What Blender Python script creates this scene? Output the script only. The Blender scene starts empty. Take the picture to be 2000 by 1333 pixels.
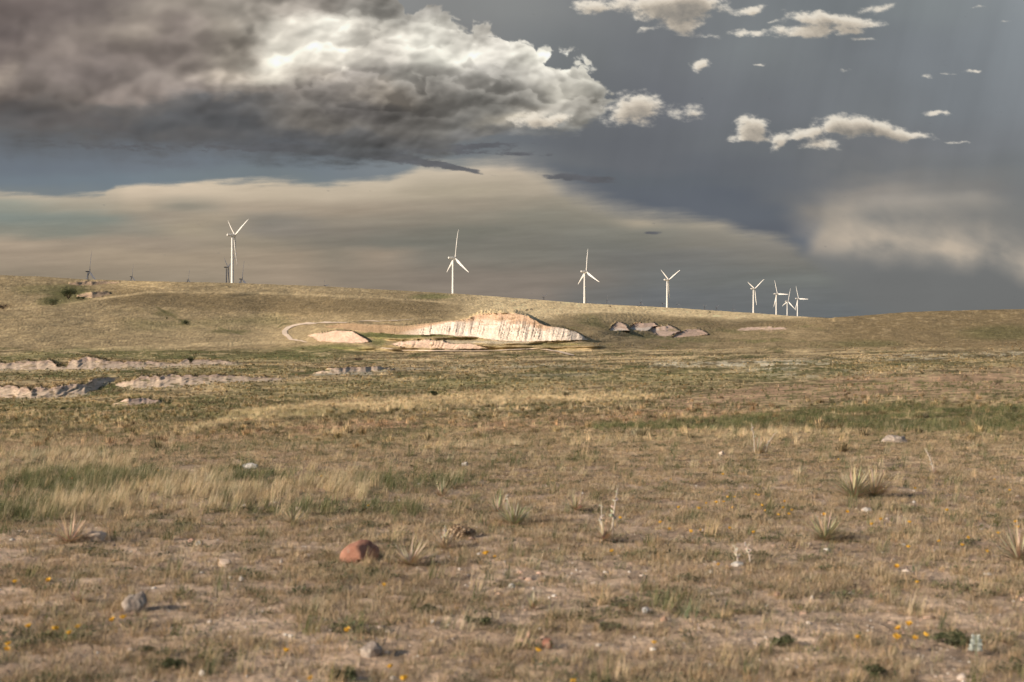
import bpy, math, random
import numpy as np
from mathutils import Vector, Matrix

# ------------------------------------------------------------------ camera, world, sun
sc = bpy.context.scene
C = sc.collection
F = 2778.0                    # focal length in photo pixels (50 mm on 36 mm)
HY = 640.0                    # row of the true horizon
PITCH = math.atan((666.5 - HY) / F)
cam_d = bpy.data.cameras.new('camera')
cam_d.lens = 50.0
cam_d.sensor_width = 36.0
cam_d.clip_start = 0.05
cam_d.clip_end = 60000
cam_d.dof.use_dof = True
cam_d.dof.focus_distance = 260.0
cam_d.dof.aperture_fstop = 2.8
cam = bpy.data.objects.new('camera', cam_d)
cam.location = (0, 0, 0)
cam.rotation_euler = (math.radians(90) - PITCH, 0, 0)
C.objects.link(cam)
sc.camera = cam
sc.view_settings.view_transform = 'Standard'
sc.view_settings.look = 'None'
sc.view_settings.exposure = 0.32
sc.view_settings.gamma = 1.0
sc.cycles.max_bounces = 5
sc.cycles.diffuse_bounces = 3
sc.cycles.transparent_max_bounces = 6
sc.cycles.use_adaptive_sampling = True
sc.cycles.adaptive_threshold = 0.03
sc.cycles.adaptive_min_samples = 8

SUN_EL = math.radians(21.0)
SUN_AZ = math.radians(58.0)   # degrees to the left of straight behind the camera
SUN = Vector((-math.sin(SUN_AZ) * math.cos(SUN_EL), -math.cos(SUN_AZ) * math.cos(SUN_EL), math.sin(SUN_EL)))
sd = bpy.data.lights.new('sun', 'SUN')
sd.energy = 5.0
sd.angle = math.radians(0.5)
sd.color = (1.0, 0.85, 0.70)
so = bpy.data.objects.new('sun', sd)
so.rotation_euler = SUN.to_track_quat('Z', 'Y').to_euler()
so.location = (-50, -50, 60)
C.objects.link(so)


def lin(c):
    return tuple((v / 255 / 12.92) if v <= 10 else ((v / 255 + 0.055) / 1.055) ** 2.4 for v in c)


class NB:
    """small helper for building node trees"""
    def __init__(s, tree):
        s.t = tree
    def n(s, typ, **kw):
        nd = s.t.nodes.new(typ)
        for k, v in kw.items():
            setattr(nd, k, v)
        return nd
    def put(s, sock, v):
        if v is None:
            return
        if isinstance(v, bpy.types.NodeSocket):
            s.t.links.new(v, sock)
        else:
            sock.default_value = v
    def m(s, op, a, b=None, c=None, clamp=False):
        nd = s.n('ShaderNodeMath', operation=op, use_clamp=clamp)
        s.put(nd.inputs[0], a); s.put(nd.inputs[1], b); s.put(nd.inputs[2], c)
        return nd.outputs[0]
    def xyz(s, x, y, z=0.0):
        nd = s.n('ShaderNodeCombineXYZ')
        s.put(nd.inputs[0], x); s.put(nd.inputs[1], y); s.put(nd.inputs[2], z)
        return nd.outputs[0]
    def sep(s, v):
        nd = s.n('ShaderNodeSeparateXYZ'); s.put(nd.inputs[0], v)
        return nd.outputs
    def v(s, op, a, b=None, c=None):
        nd = s.n('ShaderNodeVectorMath', operation=op)
        s.put(nd.inputs[0], a)
        if op == 'SCALE':
            s.put(nd.inputs['Scale'], b)
        else:
            s.put(nd.inputs[1], b)
            if c is not None: s.put(nd.inputs[2], c)
        return nd.outputs['Value'] if op in ('LENGTH', 'DOT_PRODUCT') else nd.outputs[0]
    def noise(s, vec, scale, detail=4, rough=0.55, dist=0.0, color=False, lac=2.0):
        nd = s.n('ShaderNodeTexNoise')
        s.put(nd.inputs['Vector'], vec); s.put(nd.inputs['Scale'], scale)
        nd.inputs['Detail'].default_value = detail
        nd.inputs['Roughness'].default_value = rough
        nd.inputs['Lacunarity'].default_value = lac
        nd.inputs['Distortion'].default_value = dist
        return nd.outputs['Color'] if color else nd.outputs['Fac']
    def step(s, x, a, b, lo=0.0, hi=1.0):
        nd = s.n('ShaderNodeMapRange', interpolation_type='SMOOTHSTEP')
        s.put(nd.inputs['Value'], x); s.put(nd.inputs['From Min'], a); s.put(nd.inputs['From Max'], b)
        s.put(nd.inputs['To Min'], lo); s.put(nd.inputs['To Max'], hi)
        return nd.outputs[0]
    def lin(s, x, a, b, lo=0.0, hi=1.0):
        nd = s.n('ShaderNodeMapRange', interpolation_type='LINEAR')
        s.put(nd.inputs['Value'], x); s.put(nd.inputs['From Min'], a); s.put(nd.inputs['From Max'], b)
        s.put(nd.inputs['To Min'], lo); s.put(nd.inputs['To Max'], hi)
        return nd.outputs[0]
    def mix(s, f, a, b, blend='MIX'):
        nd = s.n('ShaderNodeMix', data_type='RGBA', blend_type=blend)
        s.put(nd.inputs[0], f)
        for sk, v in ((nd.inputs[6], a), (nd.inputs[7], b)):
            if isinstance(v, tuple) and len(v) == 3: v = v + (1.0,)
            s.put(sk, v)
        return nd.outputs[2]
    def ramp(s, f, stops, interp='LINEAR'):
        nd = s.n('ShaderNodeValToRGB')
        cr = nd.color_ramp
        cr.interpolation = interp
        while len(cr.elements) < len(stops):
            cr.elements.new(0.5)
        for e, (p, c) in zip(cr.elements, stops):
            e.position = p
        for e, (p, c) in zip(cr.elements, stops):
            e.color = tuple(c[:3]) + (1.0,)
        s.put(nd.inputs[0], f)
        return nd.outputs[0]
    def curve(s, f, pts):
        nd = s.n('ShaderNodeFloatCurve')
        cm = nd.mapping.curves[0]
        while len(cm.points) < len(pts):
            cm.points.new(0.5, 0.5)
        for p, (x, y) in zip(cm.points, pts):
            p.location = (x, y)
            p.handle_type = 'AUTO_CLAMPED'
        nd.mapping.update()
        s.put(nd.inputs['Value'], f)
        return nd.outputs[0]


# ------------------------------------------------------------------ world: plain physical sky all round
def build_world():
    w = bpy.data.worlds.new('World')
    w.use_nodes = True
    t = w.node_tree
    t.nodes.clear()
    b = NB(t)
    nsky = b.n('ShaderNodeTexSky', sky_type='NISHITA')
    nsky.sun_disc = False
    nsky.sun_elevation = SUN_EL
    nsky.sun_rotation = math.atan2(SUN.x, SUN.y)
    bg1 = b.n('ShaderNodeBackground'); b.put(bg1.inputs[0], nsky.outputs[0]); bg1.inputs[1].default_value = 0.075
    out = b.n('ShaderNodeOutputWorld')
    t.links.new(bg1.outputs[0], out.inputs[0])
    sc.world = w


build_world()

# ------------------------------------------------------------------ numpy noise
rng = np.random.default_rng(7)


def _hash(ix, iy, seed):
    h = (ix.astype(np.int64) * 374761393 + iy.astype(np.int64) * 668265263 + seed * 1442695041) & 0xFFFFFFFF
    h = ((h ^ (h >> 13)) * 1274126177) & 0xFFFFFFFF
    h = h ^ (h >> 16)
    return (h & 0xFFFFFF).astype(np.float32) / 16777216.0


def vnoise(x, y, seed=0):
    """gradient noise about -1..1"""
    x = np.asarray(x, np.float64); y = np.asarray(y, np.float64)
    x, y = np.broadcast_arrays(x, y)
    ix = np.floor(x); iy = np.floor(y)
    fx = (x - ix).astype(np.float32); fy = (y - iy).astype(np.float32)
    ux = fx * fx * fx * (fx * (fx * 6 - 15) + 10); uy = fy * fy * fy * (fy * (fy * 6 - 15) + 10)
    def g(ox, oy):
        a = _hash(ix + ox, iy + oy, seed) * 6.2831853
        return np.cos(a) * (fx - ox) + np.sin(a) * (fy - oy)
    a = g(0, 0); b_ = g(1, 0); c = g(0, 1); d = g(1, 1)
    return ((a + (b_ - a) * ux) * (1 - uy) + (c + (d - c) * ux) * uy) * 1.5


def fbm(x, y, octs=5, seed=0, rough=0.5):
    s = 0.0; a = 1.0; t = 0.0
    for o in range(octs):
        s = s + a * vnoise(x * 2.03 ** o + 17.3 * o, y * 2.03 ** o - 9.1 * o, seed + o)
        t += a; a *= rough
    return s / t


def ss(x, a, b_):
    t = np.clip((x - a) / (b_ - a), 0, 1)
    return t * t * (3 - 2 * t)


def pl(x, pts):
    return np.interp(x, [p[0] for p in pts], [p[1] for p in pts])


def make_mesh(name, co, faces=None, quads=None):
    me = bpy.data.meshes.new(name)
    if quads is not None:
        n = len(quads)
        me.vertices.add(len(co)); me.vertices.foreach_set('co', np.asarray(co, np.float32).ravel())
        me.loops.add(n * 4); me.loops.foreach_set('vertex_index', np.asarray(quads, np.int32).ravel())
        me.polygons.add(n)
        me.polygons.foreach_set('loop_start', np.arange(0, n * 4, 4, dtype=np.int32))
        me.polygons.foreach_set('loop_total', np.full(n, 4, np.int32))
        me.update(calc_edges=True)
    else:
        me.from_pydata([tuple(c) for c in co], [], [tuple(f) for f in faces])
        me.update()
    return me


def smooth(me):
    me.polygons.foreach_set('use_smooth', np.ones(len(me.polygons), bool))


def link(name, me, parent=None, mat=None):
    o = bpy.data.objects.new(name, me)
    C.objects.link(o)
    if parent is not None:
        o.parent = parent
    if mat is not None and me is not None and not me.materials:
        me.materials.append(mat)
    return o


def tag(o, label=None, cat=None, group=None, kind=None):
    if label: o['label'] = label
    if cat: o['category'] = cat
    if group: o['group'] = group
    if kind: o['kind'] = kind
    return o


def vcolor(me, name, arr):
    a = me.attributes.new(name, 'FLOAT_COLOR', 'POINT')
    full = np.ones((len(me.vertices), 4), np.float32)
    full[:, :3] = arr
    a.data.foreach_set('color', full.ravel())


def new_mat(name):
    m = bpy.data.materials.new(name)
    m.use_nodes = True
    t = m.node_tree
    t.nodes.clear()
    return m, NB(t)


def finish(b, color, rough=0.9, normal=None, spec=0.1, transl=0.0):
    p = b.n('ShaderNodeBsdfPrincipled')
    b.put(p.inputs['Base Color'], color if not (isinstance(color, tuple) and len(color) == 3) else color + (1,))
    b.put(p.inputs['Roughness'], rough)
    p.inputs['Specular IOR Level'].default_value = spec
    if normal is not None: b.put(p.inputs['Normal'], normal)
    out = b.n('ShaderNodeOutputMaterial')
    sh = p.outputs[0]
    if transl > 0:
        tr = b.n('ShaderNodeBsdfTranslucent')
        b.put(tr.inputs[0], color)
        mx = b.n('ShaderNodeMixShader'); mx.inputs[0].default_value = transl
        b.t.links.new(sh, mx.inputs[1]); b.t.links.new(tr.outputs[0], mx.inputs[2]); sh = mx.outputs[0]
    b.t.links.new(sh, out.inputs[0])
    return p



# ------------------------------------------------------------------ sky vault with its clouds
SKY_BACK = [
    (-150, [(-300, (129,132,136)), (1000, (133,136,137)), (1500, (127,131,134)), (2300, (140,147,151))]),
    (0,   [(0, (131,132,134)), (800, (137,138,137)), (1000, (135,137,136)), (1200, (125,128,130)), (1400, (118,123,126)), (1600, (116,123,127)), (1800, (129,137,140)), (2000, (136,144,149))]),
    (110, [(0, (120,122,123)), (900, (130,131,131)), (1100, (119,123,125)), (1300, (116,120,125)), (1500, (121,127,130)), (1650, (114,120,125)), (1800, (124,131,137)), (2000, (133,141,147))]),
    (200, [(0, (104,109,116)), (900, (114,117,120)), (1100, (111,115,119)), (1300, (109,113,120)), (1500, (114,119,125)), (1700, (116,122,127)), (1850, (121,128,134)), (2000, (130,137,143))]),
    (285, [(0, (107,113,120)), (300, (105,111,118)), (650, (104,108,115)), (900, (111,117,122)), (1100, (105,109,115)), (1250, (104,108,115)), (1500, (107,112,117)), (1700, (111,115,120)), (2000, (123,128,133))]),
    (322, [(0, (111,120,130)), (300, (112,120,129)), (600, (117,127,135)), (760, (123,131,137)), (880, (122,128,130)), (1000, (118,122,125)), (1120, (109,113,118)), (1220, (104,108,115)), (1400, (101,106,114)), (1700, (109,113,117)), (2000, (118,123,126))]),
    (350, [(0, (115,126,135)), (220, (115,127,136)), (420, (119,130,136)), (620, (121,131,135)), (900, (114,121,127)), (1100, (102,108,116)), (1220, (98,105,113)), (1350, (96,103,112)), (1550, (103,108,115)), (1750, (118,119,119)), (2000, (120,124,125))]),
    (378, [(0, (123,130,132)), (220, (119,129,135)), (1050, (100,106,116)), (1300, (96,103,113)), (1430, (94,101,112)), (1560, (108,111,115)), (1720, (136,131,125)), (1850, (126,125,122)), (2000, (118,120,121))]),
    (410, [(0, (123,130,132)), (1050, (98,105,115)), (1300, (94,101,112)), (1500, (96,103,113)), (1580, (125,122,118)), (1620, (144,138,130)), (1720, (172,162,150)), (1880, (153,147,138)), (2000, (122,123,122))]),
    (445, [(0, (122,128,130)), (1350, (93,99,109)), (1500, (93,99,109)), (1570, (107,110,115)), (1620, (157,149,138)), (1740, (189,177,162)), (1840, (180,169,156)), (1900, (157,149,139)), (2000, (144,140,133))]),
    (476, [(0, (122,128,130)), (1450, (93,99,110)), (1570, (96,103,113)), (1620, (148,141,133)), (1740, (195,182,166)), (1800, (188,176,162)), (1880, (203,189,173)), (1925, (146,140,133)), (1970, (174,164,151)), (2020, (182,171,156))]),
    (508, [(0, (122,123,122)), (1500, (109,112,115)), (1650, (119,119,117)), (1760, (134,129,123)), (1890, (148,140,131)), (1930, (131,127,122)), (1980, (171,160,146)), (2050, (173,162,147))]),
    (540, [(0, (121,121,120)), (1500, (113,115,114)), (1650, (116,117,115)), (1850, (120,120,118)), (1950, (130,127,121)), (2050, (146,140,130))]),
    (600, [(0, (120,118,114)), (1300, (109,112,113)), (1600, (109,112,112)), (2000, (115,117,115))]),
    (700, [(0, (130,121,111)), (1000, (116,114,111)), (2000, (111,113,112))]),
]
SKY_SHEET = [
    (330, [(0, (150,142,130)), (200, (156,148,133)), (280, (178,164,145)), (450, (172,160,141)), (700, (169,158,141)), (850, (178,166,148)), (1000, (176,163,146)), (1100, (159,150,136)), (1200, (139,135,126)), (1500, (144,137,126))]),
    (378, [(0, (163,152,135)), (180, (163,152,135)), (260, (182,167,147)), (500, (180,166,146)), (700, (176,163,144)), (900, (169,158,139)), (1050, (165,154,137)), (1150, (156,147,133)), (1250, (139,135,126)), (1500, (144,137,126))]),
    (404, [(0, (137,138,127)), (150, (152,145,130)), (290, (167,154,135)), (370, (141,135,122)), (470, (167,153,135)), (700, (159,146,129)), (900, (148,138,123)), (1100, (144,137,123)), (1200, (150,141,126)), (1330, (146,138,124)), (1500, (141,135,124))]),
    (428, [(0, (126,132,125)), (180, (131,135,126)), (330, (150,139,124)), (440, (156,144,126)), (520, (133,127,117)), (700, (144,135,121)), (900, (137,130,117)), (1050, (133,129,117)), (1180, (135,130,118)), (1260, (156,146,129)), (1340, (146,138,123)), (1480, (144,135,122)), (1600, (124,122,116))]),
    (452, [(0, (137,135,123)), (120, (133,134,123)), (260, (141,135,122)), (400, (156,144,125)), (520, (133,126,116)), (700, (129,122,111)), (900, (120,118,108)), (1050, (124,121,111)), (1250, (124,122,113)), (1400, (131,126,116)), (1500, (139,132,120)), (1620, (118,117,112))]),
    (476, [(0, (165,149,130)), (150, (154,141,124)), (300, (150,137,121)), (480, (146,135,118)), (650, (126,120,109)), (820, (118,116,107)), (1000, (120,117,108)), (1200, (118,117,110)), (1400, (126,122,113)), (1540, (126,122,115)), (1700, (113,113,111))]),
    (500, [(0, (156,141,123)), (300, (159,144,124)), (560, (152,138,120)), (650, (135,126,112)), (760, (148,135,119)), (860, (124,119,109)), (1000, (120,117,108)), (1300, (113,112,108)), (1500, (122,119,112)), (1700, (116,116,112))]),
    (545, [(0, (141,129,112)), (400, (148,135,117)), (560, (154,139,121)), (700, (137,126,112)), (900, (131,121,110)), (1050, (129,120,110)), (1300, (109,110,108)), (1600, (113,115,111))]),
    (575, [(0, (139,126,111)), (600, (148,134,117)), (800, (135,124,111)), (1050, (131,121,111)), (1150, (113,111,107)), (1300, (105,107,108)), (1600, (107,109,108))]),
    (620, [(0, (139,126,111)), (600, (144,131,115)), (900, (120,115,108)), (1200, (105,107,107)), (1600, (103,106,107))]),
    (700, [(0, (131,120,107)), (1000, (113,111,107)), (2000, (107,109,108))]),
]
SKY_MASS = [
    (-60, [(-100, (109,96,93)), (250, (126,115,110)), (500, (152,143,134)), (700, (146,139,132)), (1300, (136,134,131))]),
    (10,  [(0, (105,93,91)), (200, (114,103,100)), (330, (138,127,118)), (480, (158,148,138)), (620, (152,143,135)), (760, (144,139,133)), (900, (168,162,155)), (1300, (151,148,143))]),
    (60,  [(0, (101,90,89)), (150, (126,114,108)), (260, (147,134,124)), (360, (129,117,111)), (450, (153,142,131)), (560, (219,210,196)), (640, (242,235,221)), (740, (200,192,180)), (850, (211,205,193)), (950, (191,184,174)), (1200, (168,163,157))]),
    (110, [(0, (112,100,97)), (130, (131,118,112)), (220, (123,111,106)), (330, (126,114,109)), (430, (164,152,140)), (540, (231,223,207)), (640, (219,210,196)), (740, (195,187,176)), (860, (209,204,192)), (960, (183,177,168)), (1060, (201,196,184)), (1200, (201,195,183))]),
    (150, [(0, (153,138,127)), (60, (126,114,109)), (200, (114,103,100)), (300, (134,122,116)), (430, (188,173,158)), (540, (210,200,185)), (620, (168,157,146)), (700, (142,134,128)), (800, (151,145,138)), (950, (150,145,139)), (1060, (191,185,175)), (1160, (209,203,190)), (1250, (168,163,156))]),
    (185, [(0, (123,111,106)), (150, (112,102,98)), (250, (134,121,115)), (380, (126,115,110)), (450, (142,132,124)), (550, (134,125,119)), (650, (131,123,118)), (760, (166,154,142)), (860, (142,136,130)), (980, (149,144,138)), (1100, (201,194,181)), (1180, (181,176,166)), (1300, (145,143,138))]),
    (212, [(0, (103,97,97)), (150, (111,103,100)), (280, (101,97,97)), (450, (94,93,96)), (600, (126,119,114)), (700, (118,112,110)), (820, (124,119,115)), (950, (132,128,123)), (1030, (173,165,154)), (1120, (165,159,150)), (1300, (135,135,133))]),
    (240, [(0, (98,95,97)), (160, (103,97,97)), (300, (90,90,94)), (480, (92,92,96)), (600, (123,116,111)), (760, (114,109,106)), (900, (119,116,113)), (1020, (193,182,165)), (1080, (151,146,138)), (1300, (124,125,125))]),
    (268, [(0, (102,101,103)), (200, (101,98,99)), (400, (98,96,98)), (560, (92,92,96)), (750, (103,101,102)), (950, (111,109,109)), (1100, (114,115,117)), (1300, (114,117,119))]),
    (310, [(0, (103,107,112)), (300, (102,102,106)), (600, (96,97,100)), (900, (105,105,107)), (1300, (111,113,118))]),
]
SKY_PUFFS = [(1165, 12, 44, 13, -.1, 1.0), (1300, 15, 75, 22, 0, 1.2), (1345, 10, 60, 20, 0, .9), (1330, 52, 34, 16, .1, .95), (1265, 58, 16, 6, -.3, .6),
         (1472, 19, 28, 8, -.2, 1.0), (1575, 62, 62, 12, -.03, 1.25), (1600, 36, 62, 10, .05, 1.0), (1665, 45, 55, 8, .06, .8), (1450, 67, 38, 5, 0, .8),
         (1660, 64, 24, 8, 0, .7), (1690, 79, 30, 4, 0, .6), (1712, 17, 34, 9, -.1, .8), (1370, 128, 23, 9, -.1, 1.0), (1505, 44, 14, 3, 0, .5), (1390, 74, 20, 4, .1, .5),
         (1466, 250, 32, 20, .1, 1.15), (1462, 272, 26, 8, .1, .7), (1570, 262, 52, 10, -.12, 1.0), (1645, 246, 44, 17, 0, 1.1), (1700, 252, 62, 15, .15, 1.15), (1770, 267, 46, 8, .08, 1.0),
         (1600, 285, 34, 10, 0, .85), (1520, 284, 12, 12, -.5, .8), (1832, 224, 24, 5, 0, .95), (1868, 279, 20, 3, 0, .55),
         (1808, 150, 12, 4, 0, .55), (1895, 141, 22, 3, 0, .55), (1652, 140, 12, 3, 0, .45), (1852, 145, 16, 3, .1, .45), (1480, 128, 12, 3, 0, .45), (1962, 45, 12, 3, 0, .5), (1905, 16, 20, 3, -.1, .45),
         (1250, 208, 42, 26, 0, .95), (1215, 222, 50, 30, 0, .5), (1348, 222, 32, 13, 0, .75),
         (1050, 236, 50, 14, 0, 1.0), (1095, 230, 22, 8, -.2, .7)]
# the clouds are worked out as an array over bearing and height, then carried by the far sky vault
def worley(x, y, seed):
    """distance to nearest feature point, smoothed"""
    ix = np.floor(x); iy = np.floor(y); acc = np.zeros(np.shape(x), np.float32)
    for ox in (-1, 0, 1):
        for oy in (-1, 0, 1):
            cx, cy = ix + ox, iy + oy
            dx = (cx + _hash(cx, cy, seed) - x).astype(np.float32); dy = (cy + _hash(cx, cy, seed + 57) - y).astype(np.float32)
            acc += np.exp(-14.0 * np.sqrt(dx * dx + dy * dy))
    return -np.log(acc + 1e-9) / 14.0


def sky_grid(rows, U, V):
    out = np.zeros(U.shape + (3,), np.float32)
    ys = [r[0] for r in rows]
    Vc = np.clip(V, ys[0], ys[-1])
    for k in range(len(rows) - 1):
        m = (Vc >= ys[k]) & (Vc <= ys[k + 1])
        if not m.any(): continue
        u = U[m]; t_ = ((Vc[m] - ys[k]) / (ys[k + 1] - ys[k])); t_ = t_ * t_ * (3 - 2 * t_)
        c = []
        for st in (rows[k][1], rows[k + 1][1]):
            xs = np.array([p[0] for p in st], float); cs = np.array([p[1] for p in st], float)
            xi = np.interp(u, xs, np.arange(len(xs))); f = xi - np.floor(xi); xi = np.floor(xi) + f * f * (3 - 2 * f)
            c.append(np.stack([np.interp(xi, np.arange(len(xs)), cs[:, q]) for q in range(3)], -1))
        out[m] = c[0] * (1 - t_[:, None]) + c[1] * t_[:, None]
    return out      # display values 0..255


def blur(a, r):
    """repeated box blur, r in cells"""
    for ax in (0, 1):
        for _ in range(2):
            p = np.pad(a, [(r + 1, r) if q == ax else (0, 0) for q in range(2)], mode='edge')
            c = np.cumsum(p, axis=ax, dtype=np.float64)
            sl = [slice(None)] * 2; s2 = [slice(None)] * 2
            sl[ax] = slice(2 * r + 1, None); s2[ax] = slice(0, -(2 * r + 1))
            a = ((c[tuple(sl)] - c[tuple(s2)]) / (2 * r + 1)).astype(np.float32)
    return a


def heap(U, V, L, st, seed, octs=5, warp=.35):
    """piled round lobes, largest L px across, squashed by st"""
    x = U / L; y = V * st / L
    wx_ = fbm(x * 1.3, y * 1.3, 4, seed, .55) * warp; wy_ = fbm(x * 1.3 + 31, y * 1.3 - 7, 4, seed + 20, .55) * warp
    x = x + wx_; y = y + wy_
    h = 0; a = 1.0; tot = 0
    for o in range(octs):
        d = worley(x * 2.1 ** o + o * 3.7, y * 2.1 ** o, seed + 40 + o)
        h = h + a * (1 - np.clip(d, 0, 1.1) ** 2 * 1.35); tot += a; a *= .52
    return (h / tot).astype(np.float32)


def paint_sky(U, V, step):
    """U, V arrays (rows, cols); returns display colours"""
    sx = fbm(U / 420., V / 90. + U / 900., 6, 900, .55)           # long streaks
    w1 = fbm(U / 300., V / 160., 4, 910); w2 = fbm(U / 300. + 9, V / 160. + 5, 4, 915)
    col_b = sky_grid(SKY_BACK, U + 70 * w1, V + 30 * w2 + 14 * sx)
    veil = fbm(U / 330., V / 300., 5, 920, .5)
    rain = fbm((U + .25 * V) / 60., V / 700., 4, 925, .5)
    col_b = col_b * (1 + .07 * veil + .035 * rain * ss(U, 900, 1300) * (1 - ss(V, 330, 450)))[..., None]
    lb = col_b.mean(-1, keepdims=True); col_b = lb + (col_b - lb) * (pl(U, [(0, .9), (900, .85), (1300, .72), (2000, .72)]) + .42 * ss(U, 1500, 1650) * ss(V, 370, 430))[..., None]
    # rain-lit cloud low on the right, its foot running down to the right, its top fading upwards
    gm = ss(U, 1560, 1720) * ss(V, 370, 430)
    neutral = np.array([117, 118, 117.]) * (1 - .04 * ss(V, 500, 560) + .05 * veil + .03 * sx)[..., None]
    col_b = col_b * (1 - gm[..., None]) + neutral * gm[..., None]
    yl = pl(U, [(1500, 470), (1600, 492), (1700, 506), (1800, 510), (1900, 524), (1925, 510), (2000, 546), (2200, 560)]) + 12 * fbm(U / 70., V / 50., 4, 934)
    gh = blur(heap(U, V, 150, 1.2, 930, 4, .35), 2); gh = (gh - blur(gh, int(110 / step))) * 3.2
    gf = fbm((U + V) / 160., (V - .45 * U) / 60., 5, 935, .5)
    above = yl - V
    ga = ss(above, -26, 48) * np.exp(-np.clip(above - 26, 0, 400) / pl(U, [(1550, 70), (1750, 62), (2000, 40)])) * ss(U, 1520, 1680) * np.clip(.72 + .34 * gh + .55 * gf, .12, 1.05)
    warm = np.array([206, 189, 168.])
    col_b = col_b * (1 - ga[..., None]) + warm * ga[..., None]
    # layered sheet towards the horizon
    st2 = fbm(U / 260., V / 22. + U / 600., 6, 940, .6)
    st3 = fbm(U / 90., V / 10. + U / 160., 5, 945, .6)
    col_s = sky_grid(SKY_SHEET, U + 60 * w1, V + 12 * w2 + 16 * sx + 5 * st2)
    edge = pl(U, [(-10000, 390), (-100, 376), (0, 374), (100, 380), (205, 378), (228, 363), (300, 358), (420, 355), (560, 351), (640, 360), (690, 350), (760, 345), (820, 322), (900, 315), (1000, 311), (1060, 326), (1110, 360), (1200, 396), (1300, 420), (1400, 430), (1480, 450), (1540, 468), (1590, 500), (1650, 560), (1760, 640), (2200, 720), (12000, 720)])
    d = V - edge + 13 * st2 + 6 * st3 + 10 * fbm(U / 130., V / 40., 3, 950)
    sw = pl(U, [(-100, 9), (600, 10), (850, 16), (1000, 26), (1120, 46), (1250, 30), (1400, 18), (1540, 22), (1700, 60), (2200, 80)])
    sa = ss(d / sw, -.6, 1.1)
    rim = 1 + .10 * (1 - ss(d, 4, 55)) * (1 - ss(U, 1450, 1600)) + .085 * st2 + .045 * st3 + .05 * sx
    col = col_b * (1 - sa[..., None]) + col_s * 1.04 * rim[..., None] * sa[..., None]
    # dark shelf streaks
    dk = 0
    for cx, cy, rx, ry, sl, a in ((780, 311, 95, 8, .17, 1.1), (890, 328, 50, 4.5, .2, 1.1), (1135, 349, 82, 8, .07, .95), (1273, 456, 16, 3.2, 0, .95), (900, 290, 110, 8, -.07, .85), (540, 288, 260, 12, .02, .7), (1015, 301, 80, 5, .02, .6), (170, 286, 170, 7, .06, .5), (640, 296, 90, 8, .08, .9)):
        x = (U - cx) / rx; y = (V - cy - (U - cx) * sl) / ry
        dk = dk + a * np.exp(-.9 * (x * x + y * y))
    da = ss(dk + .75 * fbm(U / 34., V / 9., 5, 960, .6), .30, .75) * .9
    dcol = np.array([96, 97, 101.]) * (1 + .10 * fbm(U / 40., V / 12., 4, 965))[..., None]
    col = col * (1 - da[..., None]) + dcol * da[..., None]
    # ---- storm cloud, banks piled from the back to the front
    H = heap(U, V, 165, 1.55, 1000, 4, .30)
    H = H - blur(H, int(130 / step))
    Hm = heap(U + 500, V, 60, 1.6, 1020, 3, .35); Hm = Hm - blur(Hm, int(60 / step))
    soft = fbm(U / 190., V / 75., 6, 1030, .5)
    mcol = sky_grid(SKY_MASS, U + 55 * fbm(U / 150., V / 90., 5, 1040) + 40 * blur(H, 3), V + 38 * fbm(U / 150., V / 70., 5, 1050) + 40 * blur(H, 3))
    banks = [
        ([(-300, -60), (300, -40), (560, -100), (1400, -100)], 200, 1.7, 110, 60, 90, 1.08, .88),
        ([(-300, 15), (250, 35), (480, 15), (700, 5), (900, 55), (1100, 105), (1400, 200)], 150, 1.7, 100, 26, 75, 1.10, .86),
        ([(-300, 75), (180, 62), (330, 85), (560, 35), (760, 60), (950, 105), (1150, 150), (1400, 260)], 120, 1.5, 95, 10, 62, 1.15, .88),
        ([(-300, 128), (60, 120), (200, 128), (420, 118), (620, 120), (800, 105), (1000, 140), (1200, 200), (1400, 300)], 130, 1.5, 90, 12, 62, 1.17, .86),
        ([(-300, 160), (200, 190), (420, 160), (600, 168), (720, 170), (860, 178), (1000, 180), (1200, 230), (1400, 320)], 100, 1.6, 80, 8, 52, 1.20, .86),
        ([(-300, 212), (150, 222), (400, 208), (600, 215), (800, 215), (1000, 228), (1200, 270), (1400, 340)], 120, 2.4, 56, 10, 44, 1.13, .89),
        ([(-300, 250), (200, 245), (400, 252), (650, 250), (900, 264), (1200, 300), (1400, 340)], 150, 3.4, 46, 16, 36, 1.07, .92)]
    K = np.ones_like(U); 
    for n_, (pts, L, st, am, sf, dep, hi, lo) in enumerate(banks):
        h = heap(U + 333 * n_, V, L, st, 1100 + 30 * n_, 4, .32) - .55 + .20 * fbm(U / 75., V / 40., 4, 1110 + n_, .5)
        f = V - pl(U, pts) + am * 1.5 * h + 20 * soft
        sfl = sf * pl(U, [(0, 3.4), (400, 2.4), (700, 1.3)])
        a = ss(f, -sfl * .3, sfl)
        K = K * (1 - a) + (hi - (hi - lo) * ss(f, 0, dep)) * a
    lit = pl(U, [(0, .75), (300, .8), (600, .95), (800, 1.0)])
    gyr, gxr = np.gradient(blur(H, max(1, int(4 / step))) + .3 * blur(Hm, max(1, int(2.5 / step))))
    dirl = (gxr * .5 + gyr * .85) / step * 14
    fine = pl(U, [(0, .3), (400, .55), (650, 1), (1200, 1)])
    K = 1 + (K - 1) * lit + (.30 * blur(H, 4) + .10 * Hm * fine + .30 * soft + np.clip(dirl, -.3, .3) * .55 * fine) * lit
    lm = mcol.mean(-1, keepdims=True); mcol = lm + (mcol - lm) * .85 + np.array([0, .6, -1.2])
    K = K * .45 + blur(K, 2) * .55
    K = K + (blur(K, 2) - K) * (1 - ss(U, 300, 700))
    mcol = mcol * (np.clip(K, .68, 1.36) * (1.03 - .09 * ss(V, 170, 225) * (1 - ss(U, 800, 1050))) * (1 + .07 * (1 - ss(U, 350, 650))))[..., None]
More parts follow.
